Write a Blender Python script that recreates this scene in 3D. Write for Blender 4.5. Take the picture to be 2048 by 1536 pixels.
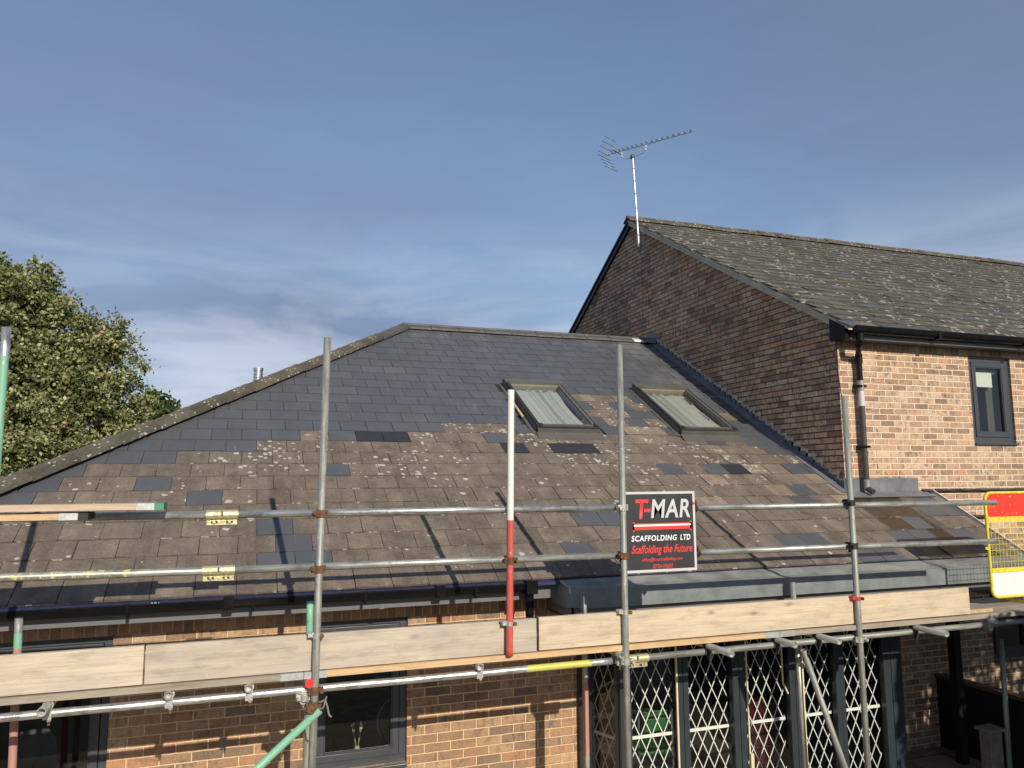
import bpy, math, random
import numpy as np
from mathutils import Vector, Matrix
random.seed(7); rng = np.random.default_rng(11)
R = math.radians
S = bpy.context.scene
COL = S.collection
for o in list(bpy.data.objects): bpy.data.objects.remove(o)

# ------------------------------------------------------------------ camera
CH = 3.18                                   # eye height above the paving
FPX = 1538.0                                # focal length for a 2048 px wide frame
PITCH, YAW, ROLL = R(7.14), R(19.37), R(-0.397)
def cam_axes():
    f = Vector((math.sin(YAW)*math.cos(PITCH), math.cos(YAW)*math.cos(PITCH), math.sin(PITCH)))
    r = Vector((math.cos(YAW), -math.sin(YAW), 0)); u = r.cross(f)
    return r*math.cos(ROLL)+u*math.sin(ROLL), -r*math.sin(ROLL)+u*math.cos(ROLL), f
cr, cu, cf = cam_axes()
cd = bpy.data.cameras.new('camera'); cam = bpy.data.objects.new('camera', cd); COL.objects.link(cam)
cd.sensor_width = 36; cd.lens = FPX/2048*36; cd.clip_end = 2000; cd.clip_start = 0.05
cam.matrix_world = Matrix(((cr.x, cu.x, -cf.x, 0), (cr.y, cu.y, -cf.y, 0), (cr.z, cu.z, -cf.z, CH), (0, 0, 0, 1)))
S.camera = cam

# ------------------------------------------------------------------ sky, sun, exposure
SUNV = Vector((0.11, -1.0, 0.505)).normalized()          # towards the sun
el = math.asin(SUNV.z); az = math.atan2(SUNV.x, SUNV.y)
W = bpy.data.worlds.new('World'); S.world = W; W.use_nodes = True
nt = W.node_tree; nt.nodes.clear()
def N(t, typ, **kw):
    n = t.nodes.new(typ)
    for k, v in kw.items(): setattr(n, k, v)
    return n
out = N(nt, 'ShaderNodeOutputWorld'); bg = N(nt, 'ShaderNodeBackground'); bg.inputs[1].default_value = 0.12
sky = N(nt, 'ShaderNodeTexSky', sky_type='NISHITA'); sky.sun_disc = False
sky.sun_elevation = el; sky.sun_rotation = az; sky.air_density = 1.0; sky.dust_density = 0.6; sky.ozone_density = 1.6
tc = N(nt, 'ShaderNodeTexCoord'); mp = N(nt, 'ShaderNodeMapping'); mp.inputs['Scale'].default_value = (1.0, 1.0, 3.4)
mp.inputs['Location'].default_value = (0.3, 0.1, 0.0); mp.inputs['Rotation'].default_value = (0.0, R(10), 0)
nt.links.new(tc.outputs['Generated'], mp.inputs[0])
n1 = N(nt, 'ShaderNodeTexNoise'); n1.inputs['Scale'].default_value = 1.5; n1.inputs['Detail'].default_value = 4; n1.inputs['Roughness'].default_value = .42
nt.links.new(mp.outputs[0], n1.inputs[0])
mp3 = N(nt, 'ShaderNodeMapping'); mp3.inputs['Scale'].default_value = (3.0, 5.0, 16); mp3.inputs['Rotation'].default_value = (R(12), R(-14), 0); nt.links.new(tc.outputs['Generated'], mp3.inputs[0])
n3 = N(nt, 'ShaderNodeTexNoise'); n3.inputs['Scale'].default_value = 2.2; n3.inputs['Detail'].default_value = 9; n3.inputs['Roughness'].default_value = .6; n3.inputs['Distortion'].default_value = .7
nt.links.new(mp3.outputs[0], n3.inputs[0])
fib = N(nt, 'ShaderNodeMapRange'); fib.inputs[1].default_value = .35; fib.inputs[2].default_value = .75; fib.inputs[3].default_value = .985; fib.inputs[4].default_value = 1.035; nt.links.new(n3.outputs[0], fib.inputs[0])
r1 = N(nt, 'ShaderNodeValToRGB'); r1.color_ramp.elements[0].position = .33; r1.color_ramp.elements[1].position = .68
nt.links.new(n1.outputs[0], r1.inputs[0])
mx1 = N(nt, 'ShaderNodeMix', data_type='RGBA'); mx1.inputs[7].default_value = (1.46, 1.80, 2.88, 1)      # thin blue-grey cloud sheet
mlt = N(nt, 'ShaderNodeMath', operation='MULTIPLY_ADD'); mlt.inputs[1].default_value = .62; mlt.inputs[2].default_value = .24
nt.links.new(r1.outputs[0], mlt.inputs[0]); nt.links.new(mlt.outputs[0], mx1.inputs[0]); nt.links.new(sky.outputs[0], mx1.inputs[6])
# brighter low cloud towards the horizon
sp = N(nt, 'ShaderNodeSeparateXYZ'); nt.links.new(tc.outputs['Generated'], sp.inputs[0])
mr = N(nt, 'ShaderNodeMapRange'); mr.inputs[1].default_value = .34; mr.inputs[2].default_value = .10; mr.inputs[3].default_value = 0; mr.inputs[4].default_value = 1
nt.links.new(sp.outputs[2], mr.inputs[0])
mp2 = N(nt, 'ShaderNodeMapping'); mp2.inputs['Scale'].default_value = (2.2, 2.2, 9); mp2.inputs['Location'].default_value = (1.35, .4, .2); mp2.inputs['Rotation'].default_value = (0, R(-8), 0)
nt.links.new(tc.outputs['Generated'], mp2.inputs[0])
n2 = N(nt, 'ShaderNodeTexNoise'); n2.inputs['Scale'].default_value = 1.3; n2.inputs['Detail'].default_value = 9; n2.inputs['Roughness'].default_value = .58; n2.inputs['Distortion'].default_value = .5
nt.links.new(mp2.outputs[0], n2.inputs[0])
r2 = N(nt, 'ShaderNodeValToRGB'); r2.color_ramp.elements[0].position = .40; r2.color_ramp.elements[1].position = .62
nt.links.new(n2.outputs[0], r2.inputs[0])
m2 = N(nt, 'ShaderNodeMath', operation='MULTIPLY'); nt.links.new(r2.outputs[0], m2.inputs[0]); nt.links.new(mr.outputs[0], m2.inputs[1])
mx2 = N(nt, 'ShaderNodeMix', data_type='RGBA'); mx2.inputs[7].default_value = (4.5, 5.0, 6.0, 1)
nt.links.new(m2.outputs[0], mx2.inputs[0]); nt.links.new(mx1.outputs[2], mx2.inputs[6])
mx3 = N(nt, 'ShaderNodeMix', data_type='RGBA', blend_type='MULTIPLY'); mx3.inputs[0].default_value = 1; nt.links.new(mx2.outputs[2], mx3.inputs[6]); nt.links.new(fib.outputs[0], mx3.inputs[7])
nt.links.new(mx3.outputs[2], bg.inputs[0]); nt.links.new(bg.outputs[0], out.inputs[0])
sd = bpy.data.lights.new('sun', 'SUN'); sd.energy = 4.4; sd.angle = R(0.5); sd.color = (1.0, .90, .76)
so = bpy.data.objects.new('sun', sd); COL.objects.link(so); so.rotation_euler = SUNV.to_track_quat('Z', 'Y').to_euler(); so.location = (2, -8, 12)
S.view_settings.view_transform = 'Standard'; S.view_settings.look = 'None'; S.view_settings.exposure = 0.15; S.view_settings.gamma = 1
S.render.engine = 'CYCLES'; S.cycles.max_bounces = 8; S.cycles.transparent_max_bounces = 16

# ------------------------------------------------------------------ calibrated pixel -> place (2048x1536 photo px, offsets from the eye)
def ray(x, y):
    v = cr*((x-1024)/FPX) + cu*((768-y)/FPX) + cf
    return v
def aY(x, y, Y): r = ray(x, y); r = r*(Y/r.y); return Vector((r.x, r.y, r.z+CH))
def aX(x, y, X): r = ray(x, y); r = r*(X/r.x); return Vector((r.x, r.y, r.z+CH))

# ------------------------------------------------------------------ mesh helper
class MB:
    def __init__(s): s.v = []; s.f = []; s.m = []; s.uv = []; s.sm = []; s.a = []
    def face(s, pts, m=0, uv=None, smooth=False, rnd=0.5):
        i = len(s.v); s.v += [tuple(p) for p in pts]; s.f.append(tuple(range(i, i+len(pts)))); s.m.append(m); s.sm.append(smooth); s.a.append(rnd)
        if uv is None:
            p = [Vector(q) for q in pts]; n = Vector((0, 0, 0))
            for k in range(len(p)): n += p[k].cross(p[(k+1) % len(p)])
            ax = max(range(3), key=lambda k: abs(n[k]))
            uv = [((q.y, q.z) if ax == 0 else (q.x, q.z) if ax == 1 else (q.x, q.y)) for q in p]
        s.uv.append(uv)
    def box(s, x0, x1, y0, y1, z0, z1, m=0, rnd=.5, uvf=None):
        c = [(x0,y0,z0),(x1,y0,z0),(x1,y1,z0),(x0,y1,z0),(x0,y0,z1),(x1,y0,z1),(x1,y1,z1),(x0,y1,z1)]
        for q in ((0,3,2,1),(4,5,6,7),(0,1,5,4),(1,2,6,5),(2,3,7,6),(3,0,4,7)): s.face([c[k] for k in q], m, rnd=rnd)
    def hexa(s, c, m=0, rnd=.5):          # 8 corners, order as in box
        for q in ((0,3,2,1),(4,5,6,7),(0,1,5,4),(1,2,6,5),(2,3,7,6),(3,0,4,7)): s.face([c[k] for k in q], m, rnd=rnd)
    def tube(s, p0, p1, r, m=0, n=20, wall=0, cap=True, mf=None, seg=1):
        p0 = Vector(p0); p1 = Vector(p1); d = (p1-p0); L = d.length; d = d/L
        a = d.orthogonal().normalized(); b = d.cross(a)
        if abs(d.z) < .9:
            b = Vector((0,0,1)); b = (b-d*b.dot(d)).normalized(); a = b.cross(d)
        def ring(p, rr): return [p+a*(math.cos(2*math.pi*k/n)*rr)+b*(math.sin(2*math.pi*k/n)*rr) for k in range(n)]
        for q in range(seg):
            t0, t1 = q/seg, (q+1)/seg
            A = ring(p0+d*L*t0, r); B = ring(p0+d*L*t1, r); mm = mf((t0+t1)/2) if mf else m
            for k in range(n):
                j = (k+1) % n
                s.face([A[k], A[j], B[j], B[k]], mm, uv=[(L*t0, k/n*2*math.pi*r), (L*t0, (k+1)/n*2*math.pi*r), (L*t1, (k+1)/n*2*math.pi*r), (L*t1, k/n*2*math.pi*r)], smooth=True)
        A = ring(p0, r); B = ring(p1, r); m0 = mf(0) if mf else m; m1 = mf(1) if mf else m
        if wall:
            A2 = ring(p0, r-wall); B2 = ring(p1, r-wall)
            for k in range(n):
                j = (k+1) % n
                s.face([A2[k], A2[j], A[j], A[k]], m0); s.face([B[k], B[j], B2[j], B2[k]], m1)
                s.face([A2[j], A2[k], B2[k], B2[j]], m0, smooth=True)
        elif cap:
            s.face(list(reversed(A)), m0); s.face(B, m1)
    def path(s, pts, r, m=0, n=10):
        for a, b in zip(pts[:-1], pts[1:]): s.tube(a, b, r, m, n)
    def build(s, name, mats, parent=None, bevel=0, weld=True, label=None):
        me = bpy.data.meshes.new(name)
        off = parent_world(parent) if parent else Vector((0, 0, 0))
        me.from_pydata([(x-off.x, y-off.y, z-off.z) for x, y, z in s.v], [], s.f)
        for mt in mats: me.materials.append(mt)
        me.polygons.foreach_set('material_index', s.m); me.polygons.foreach_set('use_smooth', s.sm)
        ul = me.uv_layers.new(name='UVMap'); ul.data.foreach_set('uv', [c for f in s.uv for p in f for c in p])
        at = me.attributes.new('rnd', 'FLOAT', 'FACE'); at.data.foreach_set('value', s.a)
        o = bpy.data.objects.new(name, me); COL.objects.link(o)
        if weld:
            import bmesh
            bm = bmesh.new(); bm.from_mesh(me); bmesh.ops.remove_doubles(bm, verts=bm.verts, dist=1e-5); bm.to_mesh(me); bm.free()
        if parent: o.parent = parent
        if bevel:
            b = o.modifiers.new('bevel', 'BEVEL'); b.width = bevel; b.segments = 2; b.limit_method = 'ANGLE'; b.angle_limit = R(40)
        if label: o['label'] = label
        return o
def parent_world(o):
    v = Vector((0, 0, 0))
    while o: v += o.location; o = o.parent
    return v
def tag(o, label=None, cat=None, group=None, kind=None):
    if label: o['label'] = label
    if cat: o['category'] = cat
    if group: o['group'] = group
    if kind: o['kind'] = kind
    return o
def thing(name, loc, label, cat, group=None):
    o = bpy.data.objects.new(name, None); o.location = loc; o.empty_display_size = .2; COL.objects.link(o)
    return tag(o, label, cat, group)

# ------------------------------------------------------------------ materials
def lin(h):
    c = [int(h[i:i+2], 16)/255 for i in (0, 2, 4)]
    return tuple(((x/12.92) if x <= .04045 else ((x+.055)/1.055)**2.4) for x in c) + (1,)
def mat(name):
    m = bpy.data.materials.new(name); m.use_nodes = True; t = m.node_tree; t.nodes.clear()
    o = N(t, 'ShaderNodeOutputMaterial'); p = N(t, 'ShaderNodeBsdfPrincipled'); t.links.new(p.outputs[0], o.inputs[0])
    return m, t, p, o
def ramp(t, src, stops, interp='LINEAR'):
    r = N(t, 'ShaderNodeValToRGB'); cr_ = r.color_ramp; cr_.interpolation = interp
    while len(cr_.elements) < len(stops): cr_.elements.new(.5)
    for e, (p, c) in zip(cr_.elements, stops):
        e.position = p; e.color = c if len(c) == 4 else (*c, 1)
    t.links.new(src, r.inputs[0]); return r.outputs[0]
def g(v): return (v, v, v, 1)
def noise(t, vec, scale, detail=4, rough=.5, dist=0):
    n = N(t, 'ShaderNodeTexNoise'); n.inputs['Scale'].default_value = scale; n.inputs['Detail'].default_value = detail
    n.inputs['Roughness'].default_value = rough; n.inputs['Distortion'].default_value = dist
    if vec is not None: t.links.new(vec, n.inputs[0])
    return n.outputs[0]
def mapping(t, vec, scale=(1, 1, 1), loc=(0, 0, 0), rot=(0, 0, 0)):
    m = N(t, 'ShaderNodeMapping'); m.inputs['Scale'].default_value = scale; m.inputs['Location'].default_value = loc; m.inputs['Rotation'].default_value = rot
    t.links.new(vec, m.inputs[0]); return m.outputs[0]
def mix(t, f, a, b, mode='MIX'):
    m = N(t, 'ShaderNodeMix', data_type='RGBA', blend_type=mode)
    for k, s_ in ((0, f), (6, a), (7, b)):
        if isinstance(s_, (int, float)): m.inputs[k].default_value = s_
        elif isinstance(s_, tuple): m.inputs[k].default_value = s_
        else: t.links.new(s_, m.inputs[k])
    return m.outputs[2]
def math_(t, op, a, b=None, clamp=False):
    m = N(t, 'ShaderNodeMath', operation=op); m.use_clamp = clamp
    for k, s_ in ((0, a), (1, b)):
        if s_ is None: continue
        if isinstance(s_, (int, float)): m.inputs[k].default_value = s_
        else: t.links.new(s_, m.inputs[k])
    return m.outputs[0]
def bump(t, p, h, dist, strength=1.0):
    b = N(t, 'ShaderNodeBump'); b.inputs['Distance'].default_value = dist; b.inputs['Strength'].default_value = strength
    t.links.new(h, b.inputs['Height']); t.links.new(b.outputs[0], p.inputs['Normal'])
def uvv(t): return N(t, 'ShaderNodeTexCoord').outputs['UV']
def obv(t): return N(t, 'ShaderNodeNewGeometry').outputs['Position']

def brick_mat(name, stops, mortar, burn, burncol, vert=False, shift=(0, 0, 0), ms=.0062, perp=None):
    m, t, p, o = mat(name); uv = mapping(t, uvv(t), loc=shift)
    if vert: uv = mapping(t, uvv(t), rot=(0, 0, R(90)), loc=shift)
    wob = N(t, 'ShaderNodeTexNoise'); wob.inputs['Scale'].default_value = 14; wob.inputs['Detail'].default_value = 2; t.links.new(uv, wob.inputs[0])
    sub = N(t, 'ShaderNodeVectorMath', operation='SUBTRACT'); sub.inputs[1].default_value = (.5, .5, .5); t.links.new(wob.outputs['Color'], sub.inputs[0])
    sc = N(t, 'ShaderNodeVectorMath', operation='SCALE'); sc.inputs[3].default_value = .008; t.links.new(sub.outputs[0], sc.inputs[0])
    ad = N(t, 'ShaderNodeVectorMath', operation='ADD'); t.links.new(uv, ad.inputs[0]); t.links.new(sc.outputs[0], ad.inputs[1])
    b = N(t, 'ShaderNodeTexBrick'); t.links.new(ad.outputs[0], b.inputs[0])
    b.inputs['Color1'].default_value = g(0); b.inputs['Color2'].default_value = g(1); b.inputs['Mortar'].default_value = g(0)
    b.inputs['Scale'].default_value = 1; b.inputs['Mortar Size'].default_value = ms; b.inputs['Mortar Smooth'].default_value = .25
    b.inputs['Bias'].default_value = 0; b.inputs['Brick Width'].default_value = .225; b.inputs['Row Height'].default_value = .075
    col = ramp(t, b.outputs['Color'], stops)
    fine = noise(t, uv, 45, 5, .65); col = mix(t, .5, col, ramp(t, fine, [(.3, (.5, .5, .5)), (.75, (1.25, 1.2, 1.15))]), 'MULTIPLY')
    # kiln marks: vertical dark bars and blotches that differ from brick to brick
    k1 = noise(t, mapping(t, uv, (26, 7, 1), (3, 1, 0)), 1, 2, .5); k2 = noise(t, mapping(t, uv, (12, 13, 1), (9, 4, 0)), 1, 3, .6)
    kk = math_(t, 'MAXIMUM', ramp(t, k1, [(.56, g(0)), (.68, g(1))]), ramp(t, k2, [(.50, g(0)), (.66, g(.9))]))
    big = ramp(t, noise(t, uv, 3.5, 3), [(.35, g(.25)), (.6, g(1))])
    col = mix(t, math_(t, 'MULTIPLY', math_(t, 'MULTIPLY', kk, burn), big), col, burncol)
    st = ramp(t, noise(t, mapping(t, uv, (.9, .35, 1)), 1.3, 5, .6), [(.35, (.66, .64, .62)), (.62, (1.08, 1.07, 1.05))]); col = mix(t, .9, col, st, 'MULTIPLY')
    mc = mix(t, .5, mortar, ramp(t, noise(t, uv, 60, 3), [(.3, (.55, .55, .55)), (.7, (1.2, 1.2, 1.2))]), 'MULTIPLY')
    if perp:
        sy = N(t, 'ShaderNodeSeparateXYZ'); t.links.new(ad.outputs[0], sy.inputs[0]); fr_ = math_(t, 'FRACT', math_(t, 'DIVIDE', sy.outputs[1], .075)); dd_ = math_(t, 'ABSOLUTE', math_(t, 'SUBTRACT', fr_, .5))
        mc = mix(t, math_(t, 'LESS_THAN', dd_, .37), mc, perp)
    col = mix(t, b.outputs['Fac'], col, mc); t.links.new(col, p.inputs['Base Color'])
    p.inputs['Roughness'].default_value = .9; p.inputs['Specular IOR Level'].default_value = .25
    inv = math_(t, 'SUBTRACT', 1.0, b.outputs['Fac']); h = math_(t, 'ADD', inv, math_(t, 'MULTIPLY', fine, .45))
    bump(t, p, h, .007, 1.0); return m
ST_LOW = [(0, (.25, .185, .135)), (.2, (.36, .23, .145)), (.45, (.43, .265, .16)), (.65, (.49, .335, .21)), (.82, (.42, .215, .125)), (1, (.50, .38, .25))]
ST_HSE = [(0, (.28, .20, .15)), (.2, (.42, .29, .19)), (.45, (.51, .36, .245)), (.7, (.58, .44, .31)), (.88, (.52, .275, .18)), (1, (.62, .50, .37))]
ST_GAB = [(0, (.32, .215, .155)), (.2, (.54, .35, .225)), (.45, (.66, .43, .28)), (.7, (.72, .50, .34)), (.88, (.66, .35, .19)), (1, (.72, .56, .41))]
M = {}
M['brick'] = brick_mat('brick orange buff', ST_LOW, (.66, .46, .27, 1), .85, (.13, .115, .10, 1), shift=(.05, .045, 0))
M['brick_soldier'] = brick_mat('brick soldier course', ST_LOW, (.55, .38, .23, 1), .5, (.13, .115, .10, 1), True)
M['brick_house'] = brick_mat('brick pinkish buff', ST_HSE, (.76, .60, .43, 1), .95, (.14, .12, .105, 1), shift=(.03, .02, 0), ms=.0075)
M['brick_gable'] = brick_mat('brick gable joint shade', ST_GAB, (.095, .072, .058, 1), .9, (.085, .075, .075, 1), ms=.0080, perp=(.30, .21, .155, 1))  # dark mortar carries the shade of recessed joints; bricks lightened for the shaded wall
M['brick_soldier_house'] = brick_mat('brick soldier course house', ST_HSE, (.5, .37, .26, 1), .5, (.14, .12, .1, 1), True)

def simple(name, c, rough=.5, metal=0, var=.25, scale=12, spec=.5, b=0, bs=60, coat=0):
    m, t, p, o = mat(name); pos = obv(t)
    n = noise(t, pos, scale, 5, .6); col = mix(t, var, (*c, 1), ramp(t, n, [(.3, (.45, .45, .45)), (.7, (1.35, 1.35, 1.35))]), 'MULTIPLY')
    t.links.new(col, p.inputs['Base Color']); p.inputs['Metallic'].default_value = metal; p.inputs['Specular IOR Level'].default_value = spec
    rr = ramp(t, noise(t, pos, scale*2.3, 3), [(.3, g(max(0, rough-.08))), (.7, g(min(1, rough+.1)))]); t.links.new(rr, p.inputs['Roughness'])
    if b: bump(t, p, noise(t, pos, bs, 4), b)
    return m
def slate_new():
    m, t, p, o = mat('new slate'); uv = uvv(t); a = N(t, 'ShaderNodeAttribute', attribute_name='rnd').outputs['Fac']
    col = ramp(t, a, [(0, (.080, .085, .095)), (.5, (.084, .089, .099)), (.95, (.089, .094, .103)), (1, (.100, .104, .108))])
    s1 = ramp(t, noise(t, mapping(t, uv, (1, .6, 1)), 3.5, 6, .65), [(.35, (.86, .87, .88)), (.7, (1.18, 1.17, 1.15))]); col = mix(t, .7, col, s1, 'MULTIPLY')
    sxx = N(t, 'ShaderNodeSeparateXYZ'); t.links.new(uv, sxx.inputs[0])
    e1 = N(t, 'ShaderNodeMapRange'); e1.inputs[1].default_value = 5.5; e1.inputs[2].default_value = 6.3; t.links.new(sxx.outputs[0], e1.inputs[0])
    e2 = N(t, 'ShaderNodeMapRange'); e2.inputs[1].default_value = 6.75; e2.inputs[2].default_value = 6.55; t.links.new(sxx.outputs[0], e2.inputs[0])
    e3 = N(t, 'ShaderNodeMapRange'); e3.inputs[1].default_value = 2.6; e3.inputs[2].default_value = 4.2; t.links.new(sxx.outputs[1], e3.inputs[0])
    e4 = N(t, 'ShaderNodeMapRange'); e4.inputs[1].default_value = 5.5; e4.inputs[2].default_value = 6.4; e4.inputs[4].default_value = .10; t.links.new(sxx.outputs[1], e4.inputs[0])
    near = math_(t, 'ADD', math_(t, 'MULTIPLY', math_(t, 'MULTIPLY', math_(t, 'MULTIPLY', e1.outputs[0], e2.outputs[0]), e3.outputs[0]), .16), e4.outputs[0])
    dust = ramp(t, math_(t, 'ADD', near, noise(t, mapping(t, uv, (1.6, .5, 1), (2, 7, 0)), 1.9, 8, .75)), [(.58, g(0)), (.78, g(.6))]); col = mix(t, dust, col, (.20, .20, .20, 1))
    sc = ramp(t, noise(t, mapping(t, uv, (30, 4, 1), rot=(0, 0, .9)), 1, 2), [(.71, g(0)), (.75, g(.5))]); col = mix(t, sc, col, (.25, .26, .27, 1))
    t.links.new(col, p.inputs['Base Color']); p.inputs['Roughness'].default_value = .42; p.inputs['Specular IOR Level'].default_value = .5
    bump(t, p, noise(t, uv, 30, 5), .003, .5); return m
def slate_old(name, stops, lich=.5, moss=False, wet=False, lscale=22, lreg=(.45, .62)):
    m, t, p, o = mat(name); uv = uvv(t); a = N(t, 'ShaderNodeAttribute', attribute_name='rnd').outputs['Fac']
    col = ramp(t, a, stops)
    col = mix(t, .85, col, ramp(t, noise(t, uv, 5, 7, .68), [(.32, (.66, .64, .62)), (.7, (1.3, 1.28, 1.24))]), 'MULTIPLY')
    col = mix(t, .5, col, ramp(t, noise(t, uv, 42, 5, .75), [(.36, (.55, .55, .55)), (.66, (1.35, 1.33, 1.3))]), 'MULTIPLY')
    col = mix(t, .7, col, ramp(t, noise(t, mapping(t, uv, (5, .5, 1)), 1, 5, .65), [(.36, (.68, .68, .68)), (.62, (1.1, 1.1, 1.09))]), 'MULTIPLY')
    pk = ramp(t, noise(t, uv, 30, 5, .8), [(.60, g(0)), (.70, g(.28))]); col = mix(t, pk, col, (.30, .275, .235, 1))
    # pale lichen rings in patches
    v = N(t, 'ShaderNodeTexVoronoi'); v.inputs['Scale'].default_value = lscale; v.inputs['Randomness'].default_value = 1
    dw = mix(t, .03, uv, N(t, 'ShaderNodeTexNoise').outputs['Color']) if False else uv
    t.links.new(dw, v.inputs[0]); nz = noise(t, uv, 48, 4, .65)
    dist = math_(t, 'ADD', v.outputs['Distance'], math_(t, 'MULTIPLY', math_(t, 'SUBTRACT', nz, .5), .75))
    sel = N(t, 'ShaderNodeSeparateColor'); t.links.new(v.outputs['Color'], sel.inputs[0])
    size = math_(t, 'MULTIPLY', math_(t, 'POWER', sel.outputs[0], 2.2), .75)
    spot = math_(t, 'LESS_THAN', dist, size)
    reg = ramp(t, noise(t, mapping(t, uv, (1, 1.5, 1), (5, 3, 0)), 1.1, 4, .6), [(lreg[0], g(0)), (lreg[1], g(1))])
    if wet:
        sz = N(t, 'ShaderNodeSeparateXYZ'); t.links.new(uv, sz.inputs[0]); wz = N(t, 'ShaderNodeMapRange'); wz.inputs[1].default_value = 1.35; wz.inputs[2].default_value = 2.3; wz.inputs[3].default_value = .10; wz.inputs[4].default_value = 1.25; t.links.new(sz.outputs[1], wz.inputs[0]); reg = math_(t, 'MULTIPLY', reg, wz.outputs[0])
    keep = math_(t, 'LESS_THAN', sel.outputs[1], math_(t, 'MULTIPLY', reg, lich))
    lf = math_(t, 'MULTIPLY', math_(t, 'MULTIPLY', spot, keep), .85)
    col = mix(t, lf, col, (.44, .42, .375, 1))
    if moss:
        sx = N(t, 'ShaderNodeSeparateXYZ'); t.links.new(uv, sx.inputs[0])
        lowm = N(t, 'ShaderNodeMapRange'); lowm.inputs[1].default_value = 1.9; lowm.inputs[2].default_value = .2; t.links.new(sx.outputs[1], lowm.inputs[0])
        mm = math_(t, 'MULTIPLY', ramp(t, noise(t, uv, 9, 4, .6), [(.55, g(0)), (.63, g(1))]), math_(t, 'MULTIPLY', lowm.outputs[0], ramp(t, noise(t, uv, .9, 2), [(.45, g(0)), (.6, g(1))])))
        col = mix(t, math_(t, 'MULTIPLY', mm, .8), col, (.075, .085, .02, 1))
    rough = .82
    if wet:
        sx = N(t, 'ShaderNodeSeparateXYZ'); t.links.new(uv, sx.inputs[0])
        n = noise(t, mapping(t, uv, (7, .9, 1)), 1, 4, .6)
        xw = math_(t, 'ADD', sx.outputs[0], math_(t, 'MULTIPLY', math_(t, 'SUBTRACT', n, .5), .55))
        a1 = N(t, 'ShaderNodeMapRange'); a1.inputs[1].default_value = 6.70; a1.inputs[2].default_value = 6.80; t.links.new(xw, a1.inputs[0])
        a2 = N(t, 'ShaderNodeMapRange'); a2.inputs[1].default_value = 7.52; a2.inputs[2].default_value = 7.42; t.links.new(xw, a2.inputs[0])
        a3 = N(t, 'ShaderNodeMapRange'); a3.inputs[1].default_value = 1.24; a3.inputs[2].default_value = 1.18; t.links.new(sx.outputs[1], a3.inputs[0])
        wf = math_(t, 'MULTIPLY', math_(t, 'MULTIPLY', a1.outputs[0], a2.outputs[0]), a3.outputs[0])
        col = mix(t, math_(t, 'MULTIPLY', wf, .88), col, (.030, .021, .011, 1))
        rr = N(t, 'ShaderNodeMapRange'); rr.inputs[3].default_value = .82; rr.inputs[4].default_value = .28; t.links.new(wf, rr.inputs[0]); t.links.new(rr.outputs[0], p.inputs['Roughness'])
    else: p.inputs['Roughness'].default_value = rough
    t.links.new(col, p.inputs['Base Color']); p.inputs['Specular IOR Level'].default_value = .3
    bump(t, p, math_(t, 'ADD', noise(t, uv, 40, 6, .7), math_(t, 'MULTIPLY', lf, .6)), .004, .8); return m
M['slate_new'] = slate_new()
M['slate_old'] = slate_old('weathered slate', [(0, (.146, .122, .100)), (.5, (.170, .142, .117)), (.75, (.190, .158, .129)), (1, (.29, .235, .18))], .7, wet=True, lscale=21, lreg=(.47, .56))
M['slate_dark'] = simple('dark wet-look slate', (.028, .030, .034), .55, var=.4)
M['slate_house'] = slate_old('mossy house slate', [(0, (.082, .078, .069)), (.5, (.102, .097, .084)), (1, (.13, .122, .103))], .55, True, lscale=15, lreg=(.40, .60))
M['hip'] = slate_old('lichened concrete tile', [(0, (.085, .078, .062)), (1, (.13, .118, .09))], .8, lscale=34, lreg=(.42, .58))
M['ridge'] = simple('dark ridge tile', (.085, .083, .080), .6, var=.5, scale=5, b=.004)
M['under'] = simple('roof underlay', (.02, .02, .022), .9)
M['lead'] = simple('lead sheet', (.15, .158, .178), .5, .0, .6, 6, b=.004, bs=20)
M['mortar_smear'] = simple('pale pointing mortar', (.58, .52, .37), .95, var=.5, scale=16, b=.006)
M['anth'] = simple('anthracite frame', (.050, .055, .064), .38, 0, .12, 3, .5)
M['anth_blue'] = simple('blue grey door frame', (.027, .036, .042), .35, 0, .12, 3, .5)
M['canopy'] = simple('grey fibreglass fascia', (.175, .198, .20), .42, 0, .5, 6, .5, .004, 5)
M['canopy_top'] = simple('dusty grey canopy top', (.25, .26, .235), .6, 0, .8, 4, .4, .002, 12)
M['upvc_black'] = simple('black plastic gutter', (.006, .0062, .007), .3, 0, .2, 6, .2)
M['fascia_grey'] = simple('dark grey fascia board', (.13, .132, .138), .45, 0, .15, 5)
M['navy'] = simple('navy roofing felt', (.014, .016, .046), .45, 0, .3, 8)
M['white_paint'] = simple('white paint', (.78, .78, .73), .5, 0, .12, 9)
M['cream'] = simple('cream seal strip', (.62, .57, .36), .6, 0, .3, 9)
M['sky_alu'] = simple('bronze grey aluminium', (.125, .122, .110), .42, .2, .25, 7)
M['lining'] = simple('dull window lining', (.25, .225, .165), .6)
M['sky_dark'] = simple('dark window lining', (.03, .03, .032), .6)
M['timber_raw'] = simple('raw pine', (.46, .35, .19), .7, 0, .4, 20)
M['curtain'] = simple('pale curtain', (.36, .37, .35), .9, 0, .1, 4)
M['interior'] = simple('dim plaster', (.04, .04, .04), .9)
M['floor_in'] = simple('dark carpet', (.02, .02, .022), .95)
M['asphalt'] = simple('asphalt', (.05, .05, .05), .9, 0, .5, 3, .3, .01, 40)
M['dark_timber'] = simple('black stained timber', (.018, .015, .012), .75, 0, .5, 8, .3, .003, 30)
M['brown_timber'] = simple('weathered brown timber', (.12, .08, .05), .8, 0, .6, 9, .3, .004, 30)
M['grey_timber'] = simple('weathered grey timber', (.20, .175, .14), .8, 0, .6, 9, .3, .004, 30)
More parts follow.
